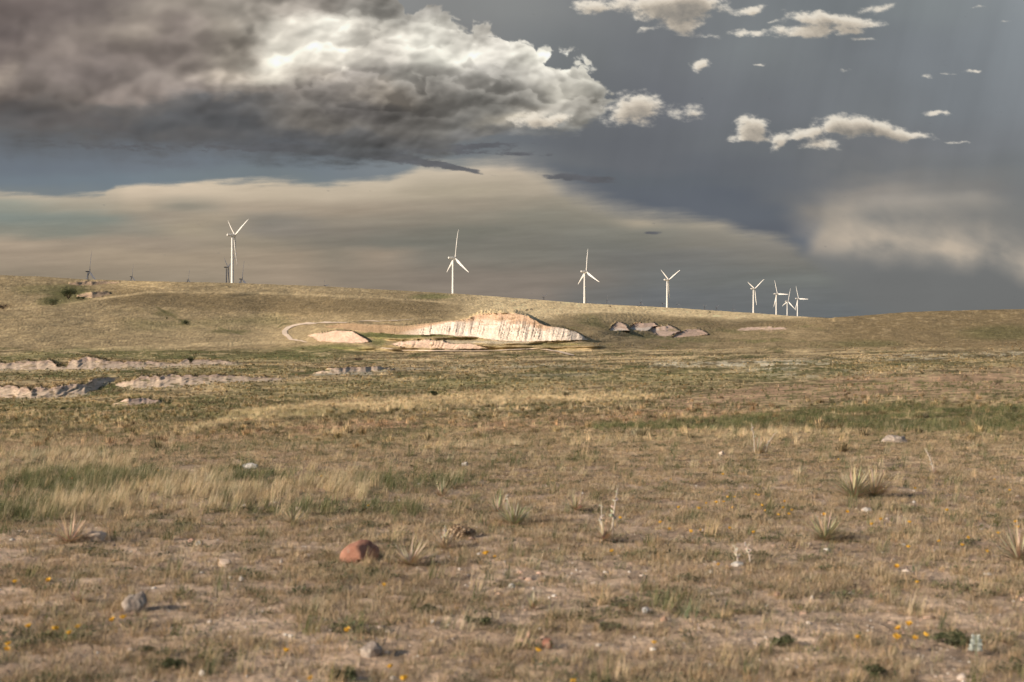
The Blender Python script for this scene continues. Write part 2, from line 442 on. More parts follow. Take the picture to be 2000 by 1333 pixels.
    top = pl(U, [(-10000, -4000), (560, -400), (660, -60), (720, 2), (790, 30), (870, 42), (960, 80), (1050, 103), (1120, 122), (1170, 160), (1205, 215), (1260, 340), (1400, 500), (12000, 900)])
    bot = pl(U, [(-10000, 250), (-100, 262), (100, 268), (300, 284), (450, 284), (600, 292), (750, 300), (880, 290), (960, 268), (1030, 252), (1120, 242), (1180, 214), (1240, 130), (1400, 60), (12000, -900)])
    ft = V - top + 95 * (heap(U + 999, V, 80, 1.25, 1300, 5, .3) - .55)
    ta = ss(ft, -2, 9)
    bs = pl(U, [(0, 34), (500, 30), (900, 16), (1100, 10)])
    fb = bot - V + 46 * fbm(U / 150., V / 38., 6, 1330, .58) + 8
    ba = ss(fb, -bs, bs)
    edge_lit = 1 + .10 * (1 - ss(ft, 4, 40)) * ss(U, 650, 800)
    ma = ta * ba
    col = col * (1 - ma[..., None]) + mcol * edge_lit[..., None] * ma[..., None]
    # rain shafts hanging under it on the left
    vr = fbm((U - .3 * V) / 50., V / 260., 4, 1350)
    vm = (1 - ss(V, 270, 350)) * ss(V, 240, 270) * (1 - ss(U, 500, 700)) * np.clip(.35 + vr, 0, 1) * .5
    col = col * (1 - vm[..., None]) + np.array([98, 100, 104.]) * vm[..., None]
    # ---- small cumulus
    qx = U + 20 * fbm(U / 60., V / 36., 4, 1400, .6); qy = V + 11 * fbm(U / 60. + 7, V / 36., 4, 1410, .6)
    g = 0
    for cx, cy, rx, ry, sl, a in SKY_PUFFS:
        x = (qx - cx) / rx; y = (qy - cy - (qx - cx) * sl) / ry
        g = g + a * np.exp(-.9 * (x * x + y * y))
    ph = heap(U, V, 34, 1.35, 1420, 4, .35); ph = ph - .55
    pf = fbm(U / 30., V / 15., 6, 1430, .62)
    den = g + (.50 * ph + .62 * pf) * ss(g, .05, .3)
    pa = ss(den, .24, .98)
    thick = np.clip(den - .3, 0, 1.2)
    # light comes from the upper left: depth of cloud towards it darkens
    k_ = max(1, int(round(5 / step))); tau = 0
    for q in range(1, 6):
        tau = tau + np.roll(np.roll(thick, k_ * q, 0), int(k_ * q * .6), 1) * (.9 ** q)
    lum = np.exp(-.27 * tau) 
    pal = np.array([[132, 128, 122], [176, 166, 152], [214, 202, 184], [238, 228, 211.]])
    li = np.clip((lum - .28) / .62 * 3 + 1.0 * (ph + .25 * pf), 0, 3)
    pc = np.stack([np.interp(li, [0, 1, 2, 3], pal[:, q]) for q in range(3)], -1)
    dim = pl(U, [(900, 1), (1300, 1), (2000, .97)])
    pa = pa * .94
    col = col * (1 - pa[..., None]) + pc * dim[..., None] * pa[..., None]
    return np.clip(col, 20, 250)


def build_sky():
    """the sky vault ahead of the camera: a spherical shell 32 km out that carries the clouds"""
    us = np.concatenate([-np.geomspace(9400, 140, 40), np.arange(-120, 2121, 1.6), 2120 + np.geomspace(20, 8300, 40)])
    vs = np.concatenate([-np.geomspace(3000, 75, 40), np.arange(-60, 672, 1.6), [680, 700, 740, 800]])
    U, V = np.meshgrid(us, vs)
    c = paint_sky(U, V, 1.6).astype(np.float32) / 255
    c = np.where(c <= .04045, c / 12.92, ((c + .055) / 1.055) ** 2.4) / 2 ** 0.32
    d = np.stack([(U - 1000) / F, np.ones_like(U), (HY - V) / F], -1)
    d = d / np.linalg.norm(d, axis=-1, keepdims=True) * 32000
    i = np.arange(U.size).reshape(U.shape)
    qd = np.stack([i[:-1, :-1], i[:-1, 1:], i[1:, 1:], i[1:, :-1]], -1).reshape(-1, 4)
    me = make_mesh('sky', d.reshape(-1, 3), quads=qd)
    vcolor(me, 'glow', c.reshape(-1, 3))
    smooth(me)
    m, b = new_mat('sky_glow')
    e = b.n('ShaderNodeEmission')
    b.put(e.inputs[0], b.n('ShaderNodeAttribute', attribute_name='glow').outputs['Color'])
    o_ = b.n('ShaderNodeOutputMaterial'); b.t.links.new(e.outputs[0], o_.inputs[0])
    m.cycles.emission_sampling = 'NONE'
    tag(link('sky', me, None, m), kind='structure')


build_sky()


# ------------------------------------------------------------------ terrain: one continuous sheet
# the shape of the land is laid down as range against bearing and sight angle, then turned into metres
RIDGE = [(-1600, 500), (-500, 522), (0, 538), (90, 541), (160, 546), (300, 550), (450, 553), (640, 560), (780, 568), (890, 574), (1000, 582), (1143, 593), (1303, 601),
         (1473, 612), (1520, 615.5), (1560, 618.5), (1620, 621.5), (1700, 615.5), (1760, 610.5), (1850, 607.5), (2000, 604), (2400, 601), (3600, 606)]
CREST_D = [(-1600, 1900), (0, 1800), (450, 1930), (890, 2080), (1143, 2550), (1303, 3000), (1473, 3500), (1600, 3900), (3600, 3900)]
HILL = [(1380, 652), (1440, 645), (1480, 640), (1520, 634), (1560, 629), (1600, 623), (1620, 620.5), (1640, 600), (3600, 500)]


def fore(y):
    return 1.75 / ((y - HY) / F - 0.03)


GX = np.arange(-1600, 3601, 10.0)
GY = np.arange(490, 911, 2.0)
gx, gy = np.meshgrid(GX, GY, indexing='ij')
low_y = [690, 700, 720, 740, 760, 780, 800, 820, 850, 880, 900, 910]
cols = {   # range in metres at those rows
    0:    [880, 800, 640, 500, 400, 300, 190, 115, 58, 35.5, fore(900), fore(910)],
    700:  [860, 740, 520, 350, 240, 165, 112, 74, 44, 32.2, fore(900), fore(910)],
    1400: [800, 650, 440, 290, 190, 132, 92, 64, 41, 31.5, fore(900), fore(910)],
    2000: [760, 610, 390, 230, 130, 92, 70, 54, 38.5, 31, fore(900), fore(910)],
}
cx_ = sorted(cols)
lowD = np.zeros((len(cx_), len(GY)))
for i, cxx in enumerate(cx_):
    lowD[i] = np.interp(GY, low_y, np.log(cols[cxx]))
low = np.stack([np.interp(GX, cx_, lowD[:, j]) for j in range(len(GY))], 1)
rid = pl(GX, RIDGE)[:, None]
cD = pl(GX, CREST_D)[:, None]
D690 = np.exp(np.array([np.interp(x, cx_, [cols[c][0] for c in cx_]) for x in GX]) * 0 + np.log(np.array([np.interp(x, cx_, [cols[c][0] for c in cx_]) for x in GX])))[:, None]
t = np.clip((690 - gy) / np.maximum(690 - rid, 5), 0, 1.3)
kx = ss(GX, 500, 900)[:, None] * (1 - 0)          # middle: slow first (basin), fast on top
tt = t ** (1.0 + 2.9 * kx * (1 - .55 * ss(GX, 1120, 1300)[:, None]))
far = np.log(D690 + (cD - D690) * tt)
hl = pl(GX, HILL)[:, None]
hillD = np.log(D690 + (1280 - D690) * np.clip((690 - gy) / np.maximum(690 - np.maximum(hl, rid), 5), 0, 1.2) ** 1.1)
wh = ss(gy, hl - 2.5, hl + 1.5) * ss(GX, 1120, 1480)[:, None]
wh = np.where(GX[:, None] > 1622, 1.0, wh)
up = far * (1 - wh) + hillD * wh
spur = pl(GX, [(-1600, 640), (0, 606), (80, 598), (150, 590), (230, 578), (290, 571), (340, 572)])[:, None]
up = up + 0.13 * ss(spur - gy, 0, 5) * (1 - ss(GX, 200, 360))[:, None]
LG = np.where(gy >= 690, low, up)
LG = np.maximum.accumulate(LG[:, ::-1], axis=1)[:, ::-1]
kk = np.array([1, 4, 6, 4, 1.0]); kk /= kk.sum()
for _ in range(3):
    p = np.pad(LG, ((0, 0), (2, 2)), mode='edge'); LG = sum(p[:, i:i + LG.shape[1]] * kk[i] for i in range(5))
    p = np.pad(LG, ((2, 2), (0, 0)), mode='edge'); LG = np.where((GX[:, None] > 1450) & (GX[:, None] < 1700), LG, sum(p[i:i + LG.shape[0]] * kk[i] for i in range(5)))


def baseD(x, y):
    fx = np.clip((x - GX[0]) / 10.0, 0, len(GX) - 1.001); fy = np.clip((y - GY[0]) / 2.0, 0, len(GY) - 1.001)
    ix = fx.astype(int); iy = fy.astype(int); fx = fx - ix; fy = fy - iy
    g = (LG[ix, iy] * (1 - fx) + LG[ix + 1, iy] * fx) * (1 - fy) + (LG[ix, iy + 1] * (1 - fx) + LG[ix + 1, iy + 1] * fx) * fy
    return np.where(y < 905, np.exp(g), fore(np.maximum(y, 900)))


# eroded scarps: (foot line, rim line, steepness, furrow depth m, furrow spacing px, colour kind)
SCARPS = [
    dict(foot=[(630, 640), (680, 644), (730, 650), (800, 654), (870, 655), (930, 658), (960, 663), (1020, 668), (1080, 667), (1148, 665)],
         rim=[(630, 640), (660, 634), (700, 632), (740, 634), (790, 636), (830, 633), (880, 628), (915, 623), (935, 614), (965, 610.5), (1005, 611), (1030, 618), (1045, 627), (1065, 637), (1100, 641), (1125, 648), (1148, 664)], k=0.15, f=1.2, w=4.6, kind=0),
    dict(foot=[(600, 655), (620, 664), (660, 671), (700, 671), (725, 668)], rim=[(600, 655), (625, 650), (655, 646.5), (690, 649), (725, 668)], k=0.15, f=0.8, w=12, kind=1),
    dict(foot=[(765, 672), (790, 677), (850, 680), (900, 683), (960, 681)], rim=[(765, 671), (785, 664), (830, 663), (865, 665), (880, 671), (920, 671), (960, 680)], k=0.35, f=1.0, w=7, kind=2),
    dict(foot=[(-400, 722), (0, 722), (100, 722), (200, 722), (300, 717), (390, 713), (480, 711)], rim=[(-400, 705), (0, 707), (60, 704), (100, 702), (112, 716), (130, 716), (138, 700), (165, 696.5), (190, 698), (215, 705), (260, 706), (300, 706), (345, 710), (362, 702), (372, 703), (400, 703), (440, 704), (480, 710)], k=0.36, f=3.0, w=17, kind=3),
    dict(foot=[(225, 752), (260, 758), (310, 757), (400, 751), (490, 745), (560, 740)], rim=[(225, 750), (250, 741), (285, 732), (330, 730), (400, 731), (440, 731), (490, 735), (560, 739)], k=0.36, f=3.6, w=24, kind=3),
    dict(foot=[(-400, 774), (0, 776), (60, 780), (120, 775), (165, 768), (185, 758), (230, 742)], rim=[(-400, 752), (0, 753), (40, 756), (90, 753), (130, 749), (160, 742), (190, 738), (230, 738)], k=0.36, f=3.0, w=20, kind=3),
    dict(foot=[(215, 790), (250, 795), (310, 790), (330, 786)], rim=[(215, 788), (245, 779), (290, 777), (330, 785)], k=0.2, f=0.8, w=12, kind=2),
    dict(foot=[(610, 731), (660, 732), (740, 727), (780, 722)], rim=[(610, 729), (640, 720), (700, 718), (740, 716), (780, 721)], k=0.15, f=1.3, w=10, kind=3),
    dict(foot=[(1190, 646), (1210, 649), (1230, 648)], rim=[(1190, 645), (1195, 635), (1203, 630.5), (1213, 630), (1223, 635), (1230, 647)], k=0.72, f=0.12, w=9, kind=4),
    dict(foot=[(1230, 643), (1250, 647), (1290, 645)], rim=[(1230, 642), (1236, 633), (1246, 630), (1257, 632.5), (1266, 630), (1276, 631), (1285, 637), (1290, 644)], k=0.72, f=0.12, w=9, kind=4),
    dict(foot=[(1270, 646), (1286, 655), (1300, 657), (1330, 649)], rim=[(1270, 644), (1279, 634), (1292, 630.5), (1308, 631.5), (1321, 638), (1330, 647)], k=0.7, f=0.3, w=8, kind=2),
    dict(foot=[(1312, 660), (1340, 659), (1385, 654)], rim=[(1312, 659), (1325, 649), (1344, 643), (1360, 642), (1374, 646), (1385, 653)], k=0.72, f=0.2, w=10, kind=1),
    dict(foot=[(1440, 646), (1480, 646), (1540, 642)], rim=[(1440, 644), (1460, 640), (1500, 638.5), (1540, 641)], k=0.8, f=0.1, w=12, kind=2),
    dict(foot=[(135, 556), (180, 557), (235, 553)], rim=[(135, 553), (160, 549), (200, 549.5), (235, 551)], k=0.3, f=3.0, w=9, kind=5),
    dict(foot=[(150, 580), (180, 582), (215, 575)], rim=[(150, 576), (180, 570), (215, 571)], k=0.3, f=2.0, w=9, kind=5),
]


def screen_to_range(x, y):
    """range for lattice points, with the scarps cut in; also the scarp masks"""
    wob = 2.6 * fbm(x / 24.0, y * 0 + 3.0, 3, 31, .5)
    wobf = 1.2 * fbm(x / 20.0, y * 0 + 8.0, 2, 33, .5)
    yy = y.copy()
    furrow = np.zeros_like(x)
    masks = []
    turned = []
    for i, s in enumerate(SCARPS):
        xs = [p[0] for p in s['foot']]
        inx = (x >= xs[0]) & (x <= xs[-1])
        yb = pl(x, s['foot']) + wobf * min(1.0, s['f'] / 1.5)
        yt = np.minimum(pl(x, s['rim']) + wob * (0.45 if s['kind'] in (0, 1, 4) else 1.0), yb - 0.01)
        if s['kind'] in (2, 3):
            sc_ = .72 + .36 * np.sqrt(np.abs(vnoise(x / 34.0 + .12 * fbm(x / 12.0, y * 0, 2, 88), y * 0 + i * 5.1, 80 + i)) + .01) + .08 * fbm(x / 7.0, y * 0 + i, 2, 89)
            yt = yb - (yb - yt) * np.clip(sc_, .12, 1.1)
        h = np.maximum(yb - yt, 0.01)
        rec = np.maximum(h * 0.12, 2.2)
        a = (y <= yb) & (y >= yt) & inx
        b2 = (y < yt) & (y > yt - rec) & inx
        yl = yb - (yb - y) * s['k'] * (1.5 - .5 * np.clip((yb - y) / h, 0, 1))
        ytop = yb - h * s['k']
        yy = np.where(a, yl, yy)
        if 1150 < xs[0] < 1400:        # these mounds face straight down the slope
            xm = (xs[0] + xs[-1]) / 2
            turned.append((xm + 0 * x, a, yl))
        yy = np.where(b2, ytop + (yt - rec - ytop) * ss(yt - y, 0, rec) ** 0.9, yy)
        tc = np.clip((yb - y) / h, 0, 1)
        pos = x / s['w'] + (.055 * (y - yb) if s['kind'] == 3 else 0) + 0.35 * fbm(x / 20.0, y / 9.0, 3, 40 + i) + 0.05 * (y - yb)
        r1 = 1 - np.abs(vnoise(pos, y * 0 + i * 7.7, 50 + i)) * 2.0
        r2 = 1 - np.abs(vnoise(pos * 2.7, y / 30.0 + i * 3.3, 60 + i)) * 2.0
        prof = np.sin(np.pi * np.clip(tc, 0, 1) ** 0.8) * 0.75 + 0.25 * (tc < 0.98)
        furrow = furrow + np.where(a, (r1 * 0.75 + r2 * 0.3) * (.25 + ss(vnoise(x / 27.0, y * 0 + i, 70 + i), -.5, .4)) * s['f'] * prof * np.clip(h / 14, 0.3, 1.4), 0)
        masks.append(np.where(a, 1.0, 0.0) * np.clip(h / 3, 0, 1))
    D = baseD(x, yy)
    for xq, a, yl in turned:
        D = np.where(a, baseD(xq, yl), D)
    D = D - furrow
    return D, masks


# lattice columns and rows
colx = np.concatenate([np.arange(-1600, -120, 20.0), np.arange(-120, 2120.1, 1.75), np.arange(2140, 3601, 20.0)])
rowv = np.concatenate([np.geomspace(4200, 1460, 50)[:-1], np.arange(1460, 900, -1.6)])
nfront = len(rowv)
nup = 300      # rows from 900 up to the crest, follow the crest line
nx = len(colx)
X2, R2 = np.meshgrid(colx, np.arange(nfront + nup), indexing='ij')
ridx = pl(colx, RIDGE) + 0.7 * fbm(colx / 30.0, colx * 0, 3, 5)
Y2 = np.zeros_like(X2)
Y2[:, :nfront] = rowv[None, :]
tu = np.linspace(0, 1, nup + 1)[1:] 
Y2[:, nfront:] = 900 - (900 - ridx[:, None]) * tu[None, :]
D2, MASKS = screen_to_range(X2, Y2)
# rows beyond the crest: drop behind it, then a plateau out to the horizon
back_D = [1.06, 1.15, 1.35, 1.8, 2.6, 4.5, 8.0]
back_y = [2, 10, 22, 26, 22, 18, 16]
Dc = D2[:, -1]
hillx = ss(colx, 1560, 1640)
ex_y = []; ex_D = []
for kD, ky in zip(back_D, back_y):
    Dn = Dc * kD
    ex_D.append(Dn); ex_y.append(ridx + ky * (1 + 0.6 * hillx))
X2 = np.concatenate([X2, np.repeat(colx[:, None], len(back_D), 1)], 1)
Y2 = np.concatenate([Y2, np.stack(ex_y, 1)], 1)
D2 = np.concatenate([D2, np.stack(ex_D, 1)], 1)
MASKS = [np.concatenate([m, np.zeros((nx, len(back_D)))], 1) for m in MASKS]
clay = np.clip(sum(MASKS), 0, 1)
ny = X2.shape[1]

# gentle swells and fine roughness
wx = (X2 - 1000) / F * D2
wy = D2
und = 1 + 0.018 * ss(D2, 60, 300) * fbm(X2 / 130.0, Y2 / 14.0, 3, 90) * (1 - clay) * (Y2 > 560)
D2 = D2 * und
wx = (X2 - 1000) / F * D2; wy = D2.copy()
wz = (HY - Y2) / F * D2
amp = np.interp(D2, [0, 5, 20, 60, 200, 600, 1500, 3000], [0.03, 0.03, 0.05, 0.09, 0.16, 0.5, 1.2, 1.5])
n_lo = fbm(wx / 1.7, wy / 1.7, 3, 100) * np.interp(D2, [0, 40, 200], [1, 1, 0])
n_hi = fbm(wx / 0.22, wy / 0.22, 4, 110, 0.62) * np.interp(D2, [0, 10, 30, 40], [0.8, 0.8, 0.5, 0])
n_md = fbm(wx / 7.0, wy / 7.0, 4, 120, 0.6) * np.interp(D2, [20, 60, 300, 800], [0, 1, 1, 0.3])
n_fr = fbm(X2 / 3.6, Y2 / 2.0, 3, 130, 0.6) * (.45 + 1.1 * ss(fbm(X2 / 60.0, Y2 / 12.0, 3, 133), -.2, .3)) * np.interp(D2, [100, 300, 3000], [0, 1, 1])
dz = amp * (n_lo + n_hi + n_md + n_fr * 0.32)
dz *= (1 - 0.8 * clay)
dz += .0026 * D2 * fbm(wx / 28.0, wy / 38.0, 3, 150) * ss(D2, 45, 110) * (1 - ss(D2, 400, 650))
dz += 1.5 * fbm(wx / 45.0, wy / 60.0, 3, 140) * ss(D2, 500, 1000)
dz[:, -len(back_D) - 1:] *= 0.2
wz = wz + dz

# ------------------------------------------------------------------ ground cover patches (albedo only)
soil = np.array([0.445, 0.348, 0.255]); soil_red = np.array([0.42, 0.285, 0.21]); straw = np.array([0.455, 0.352, 0.235])
olive = np.array([0.235, 0.178, 0.112]); green = np.array([0.118, 0.122, 0.056]); brown = np.array([0.255, 0.185, 0.115])
white = np.array([0.565, 0.487, 0.405]); greyc = np.array([0.46, 0.41, 0.35]); orange = np.array([0.39, 0.25, 0.155]); pink = np.array([0.42, 0.31, 0.24])
paleg = np.array([0.40, 0.35, 0.19])

NX = 26 * fbm(X2 / 60.0, Y2 / 16.0, 4, 200)          # wobble of patch outlines
NYw = 5 * fbm(X2 / 90.0, Y2 / 9.0, 4, 210, 0.6) * np.interp(Y2, [600, 700, 850], [.45, .6, 1.3])
XX = X2 + NX; YY = Y2 + NYw


def track(pts, hw):
    yc = pl(X2, pts) + 0.8 * fbm(X2 / 25.0, 0 * X2, 2, 77)
    e = np.minimum(ss(X2, pts[0][0] - 5, pts[0][0] + 5) if pts[0][0] > 0 else 1.0, 1 - ss(X2, pts[-1][0] - 20, pts[-1][0] + 20))
    return (1 - ss(np.abs(Y2 - yc) / hw, .5, 1.5)) * e * (0.75 + 0.5 * np.clip(n_b, -.5, .5))


def band(pts, hw, soft=0.6):
    """patch along a line; pts (x,y), hw half height in px (number or list of (x,hw)), fading at its ends"""
    yc = pl(XX, pts)
    h = pl(XX, hw) if isinstance(hw, list) else hw
    x0, x1 = pts[0][0], pts[-1][0]
    e = np.minimum(ss(XX, x0 - 30, x0 + 30) if x0 > 0 else 1.0, (1 - ss(XX, x1 - 30, x1 + 30)) if x1 < 2000 else 1.0)
    return (1 - ss(np.abs(YY - yc) / h, 1 - soft, 1 + soft)) * e


def spot(cx, cy, rx, ry, soft=0.5):
    d = np.sqrt(((XX - cx) / rx) ** 2 + ((YY - cy) / ry) ** 2)
    return 1 - ss(d, 1 - soft, 1 + soft)


def lay(col, c, m):
    return col * (1 - m[..., None]) + c * m[..., None]


n_a = fbm(X2 / 90.0, Y2 / 12.0, 6, 300, 0.62)
n_b = fbm(X2 / 26.0, Y2 / 5.0, 5, 310, 0.62)
n_c = fbm(X2 / 7.0, Y2 / 2.6, 3, 320, 0.6)
n_s = fbm(X2 / 120.0 + Y2 / 40.0, Y2 / 3.4 + X2 / 160.0, 6, 330, 0.68)
col = np.zeros(X2.shape + (3,)) + olive * 0.6 + straw * 0.4
col = lay(col, straw, ss(n_a + 0.5 * n_b, -0.05, 0.45) * 0.75)
col = lay(col, green * 1.25, ss(-n_a + 0.4 * n_b, 0.05, 0.5) * 0.6)
flat = ss(Y2, 672, 690)
col = lay(col, straw * 1.15, ss(n_s, .04, .18) * flat * .8)
col = lay(col, olive * .75, ss(-n_s, .03, .2) * flat * .75)
col = lay(col, soil_red * .9, ss(fbm(X2 / 150.0, Y2 / 4.5, 5, 340, .6), .12, .3) * ss(Y2, 740, 780) * .6)
# near ground: soil under the tufts
near = ss(Y2, 870, 960)
nearc = soil[None, None] * (1 + 0.25 * fbm(wx / 0.8, wy / 0.8, 4, 400)[..., None] * np.ones(3))
nearc = lay(nearc, brown, ss(fbm(wx / 1.1, wy / 1.1, 4, 410), 0.0, 0.3) * 0.42)
col = lay(col, nearc, near)
G = {}       # cover density maps, used again for the planting
# hillside on the left
hs = ss(Y2, 690, 670) * (1 - ss(X2, 800, 1000))
col = lay(col, olive * 0.40 + straw * 0.66, hs * 0.75)
col = lay(col, straw * 1.12, hs * ss(n_b + .7 * n_c + .4 * n_a, .05, .3) * .55)
col = lay(col, olive * 0.9, band([(200, 578), (400, 590), (700, 600), (900, 604)], 16) * 0.75)
col = lay(col, green * 1.5, band([(250, 635), (380, 640), (560, 625)], 12) * 0.35)
col = lay(col, straw * 1.05, band([(380, 600), (520, 640), (560, 655)], [(380, 10), (560, 24)]) * 0.0)
col = lay(col, straw, spot(470, 655, 190, 20) * 0.8)
# old lighter tracks along the slopes
for pts, hw, m in (([(0, 607), (150, 591), (290, 571), (330, 571)], 1.6, .8), ([(330, 571), (500, 572), (760, 583), (1000, 601), (1250, 612), (1500, 622)], 1.7, .8),
                   ([(0, 692), (300, 678), (560, 668)], 3.0, .85), ([(0, 724), (250, 722), (600, 708), (1000, 702), (1400, 700)], 1.6, .7),
                   ([(700, 705), (1100, 702), (1500, 694), (2000, 676)], 2.2, .7), ([(1250, 688), (1600, 683), (2000, 668)], 3.0, .6),
                   ([(700, 640), (900, 648), (960, 652)], 1.0, .0), ([(0, 812), (90, 806), (300, 803)], 1.5, .6), ([(980, 741), (1200, 737), (1500, 731)], 1.5, .4)):
    if m: col = lay(col, straw * 1.4, track(pts, hw) * m)
col = lay(col, green * .9, track([(305, 600), (322, 609), (340, 619)], 1.8) * .8)
col = lay(col, straw * 1.25, track([(318, 603), (345, 612), (372, 628), (405, 641)], 1.3) * .7)
col = lay(col, green, track([(340, 620), (370, 634)], 2.5) * .6)
col = lay(col, green * .9, track([(425, 640), (450, 648), (478, 655)], 1.5) * .7)
col = lay(col, pink * 1.3, track([(430, 646), (455, 653), (475, 656)], 1.1) * .8)
col = lay(col, green * 1.1, track([(930, 694), (1050, 695), (1130, 692)], 1.6) * .7)
col = lay(col, green * .9, track([(540, 641), (552, 634), (575, 631)], 1.8) * .7)
dr = np.abs(vnoise(X2 / 90.0 + Y2 / 70.0 + .35 * fbm(X2 / 30.0, Y2 / 18.0, 3, 350), Y2 / 110.0 + 3, 351))
hsx = ss(Y2, 692, 684) * (1 - clay)
col = lay(col, olive * .75, (1 - ss(dr, .0, .045)) * hsx * .55 * ss(fbm(X2 / 90., Y2 / 30., 2, 353), -.2, .2))
# valley behind the spur, dark growth
col = lay(col, green * 1.4, spot(100, 566, 75, 10) * .45)
col = lay(col, green, spot(135, 575, 42, 16) * .75)
col = lay(col, green, spot(100, 590, 26, 8) * .7)
col = lay(col, green * .8, spot(330, 612, 22, 6) * .6)
col = lay(col, green * .8, spot(365, 629, 9, 5) * .8)
col = lay(col, brown, spot(8, 600, 20, 7) * .7)
col = lay(col, green, spot(440, 648, 40, 5) * .6)
# far plateau in full straw
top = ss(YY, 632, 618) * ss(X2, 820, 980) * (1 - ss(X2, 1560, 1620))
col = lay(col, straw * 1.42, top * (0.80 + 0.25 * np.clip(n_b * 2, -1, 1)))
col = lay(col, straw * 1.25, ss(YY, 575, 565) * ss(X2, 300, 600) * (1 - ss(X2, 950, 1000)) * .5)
col = lay(col, green * 1.7, spot(850, 580, 42, 5) * .7)
col = lay(col, olive, band([(1080, 622), (1200, 618), (1400, 628)], 7) * .8)
col = lay(col, olive, band([(1380, 640), (1500, 632), (1590, 624)], 5) * .6)
# basin floor and greens round the scarps
col = lay(col, green * 1.35, spot(770, 655, 120, 5.5) * .9)
col = lay(col, green * 1.1, band([(700, 656), (850, 653), (930, 660)], 5) * .9)
col = lay(col, green * 1.2, spot(640, 683, 90, 9) * .85)
col = lay(col, green * 1.2, spot(600, 697, 80, 5) * .8)
col = lay(col, green * 1.3, spot(745, 668, 20, 8) * .8)
col = lay(col, white * .9, band([(860, 668), (960, 668), (1050, 672)], 3) * .9)
col = lay(col, green * 1.3, band([(1040, 674), (1140, 672)], 3) * .6)
col = lay(col, green * 1.1, band([(1140, 622), (1190, 640)], 10) * .6)
col = lay(col, green * 1.2, band([(1240, 655), (1300, 661), (1400, 668)], 5) * .5)
col = lay(col, green, band([(1400, 645), (1450, 650)], 4) * .6)
# right hill, brownish olive
rh = ss(X2, 1560, 1680) * ss(YY, 688, 676)
col = lay(col, olive * .85 + brown * .25, rh * .85)
col = lay(col, straw, rh * ss(n_b + n_c * .4, .12, .5) * .55)
col = lay(col, green * 1.1, spot(1960, 650, 90, 14) * .55)
col = lay(col, green * 1.25, spot(1690, 672, 70, 7) * .5)
# left flats: greens around the badlands
col = lay(col, green * 1.5, band([(0, 702), (150, 690), (420, 695), (620, 700)], 9) * .6)
col = lay(col, green, ss(fbm(X2 / 70., Y2 / 9., 4, 360, .6), .12, .3) * ss(Y2, 672, 690) * (1 - ss(Y2, 800, 830)) * (1 - ss(X2, 1500, 1900) * .5) * .75)
col = lay(col, green * 1.3, band([(0, 735), (300, 730), (560, 722)], 8) * .55)
col = lay(col, green * .95, spot(205, 760, 62, 14) * .95)
col = lay(col, green * 1.0, spot(125, 716, 12, 6) * .9)
col = lay(col, green * 1.1, spot(400, 783, 50, 10) * .8)
col = lay(col, green * 1.1, band([(0, 790), (150, 790), (300, 800)], 7) * .7)
col = lay(col, green * .8, spot(475, 700, 12, 3) * .0)
# open middle: olive greens with pale alkali pans
col = lay(col, green * 1.55, band([(450, 765), (800, 752), (1200, 735), (2000, 722)], [(450, 12), (2000, 22)]) * (.40 + .3 * np.clip(n_a * 2, -1, 1)))
col = lay(col, greyc * 1.5, band([(1270, 712), (1400, 711), (1640, 705)], 5) * ss(n_b, -.25, .15) * .9)
col = lay(col, greyc * 1.4, band([(1420, 722), (1560, 722)], 5) * ss(n_b, -.1, .2) * .7)
col = lay(col, greyc * 1.4, band([(1680, 700), (1850, 697), (2000, 690)], 5) * ss(n_b, -.1, .2) * .7)
col = lay(col, greyc * 1.35, band([(1500, 738), (1680, 728), (1800, 716)], 5) * ss(n_b, -.05, .25) * .6)
col = lay(col, greyc * 1.35, band([(560, 736), (700, 726), (900, 716), (1150, 714)], 4) * ss(n_b, -.1, .2) * .6)
col = lay(col, greyc, spot(1080, 733, 90, 4) * .5)
# dirt of the right foreground shelf
rs = band([(1300, 790), (1500, 770), (1750, 752), (2100, 742)], [(1300, 10), (1600, 22), (2100, 30)])
col = lay(col, soil_red * 1.08, rs * ss(n_b + .3 * n_c, -.45, .05) * .95)
G['red'] = rs
col = lay(col, soil_red, band([(560, 846), (700, 834), (800, 830)], 9) * .8)
col = lay(col, soil_red * .9 + brown * .2, band([(0, 884), (250, 868), (520, 848)], [(0, 8), (520, 6)]) * .75)
col = lay(col, soil_red, band([(900, 838), (1150, 826), (1350, 810), (1500, 800)], 12) * .6)
G['greenR'] = band([(1150, 838), (1450, 828), (1700, 822), (2100, 818)], [(1150, 4), (1500, 13), (1700, 24), (2100, 24)])
col = lay(col, green * 1.1, G['greenR'] * ss(n_b + .8 * n_s, -.28, .10) * .72)
G['strawM'] = band([(330, 862), (450, 815), (700, 795), (950, 780), (1300, 773)], [(330, 4), (600, 13), (900, 12), (1300, 5)])
col = lay(col, straw * 1.0, G['strawM'] * ss(n_b + n_s, -.4, .1) * .75)
G['strawR'] = band([(800, 878), (1150, 862), (1450, 852), (1700, 858)], [(800, 6), (1200, 12), (1700, 8)])
col = lay(col, straw * .95, G['strawR'] * .7)
col = lay(col, green * 1.3, band([(0, 835), (300, 818), (700, 808)], 8) * .4)
col = lay(col, green * 1.3, band([(0, 892), (300, 880), (700, 862), (850, 840)], 7) * .6)
G['greenL'] = np.maximum(np.maximum(spot(140, 945, 115, 26), spot(30, 1005, 90, 16)), spot(240, 935, 90, 12))
G['strawL'] = np.clip(band([(-60, 925), (130, 905), (250, 915)], 22) * .8 + band([(60, 1000), (350, 975), (560, 960), (720, 960)], [(60, 16), (400, 34), (720, 26)]), 0, 1)
G['greenM'] = np.clip(spot(480, 935, 70, 18) + spot(800, 945, 110, 16) + spot(640, 1000, 200, 14) + spot(1000, 905, 160, 10) * .3, 0, 1)
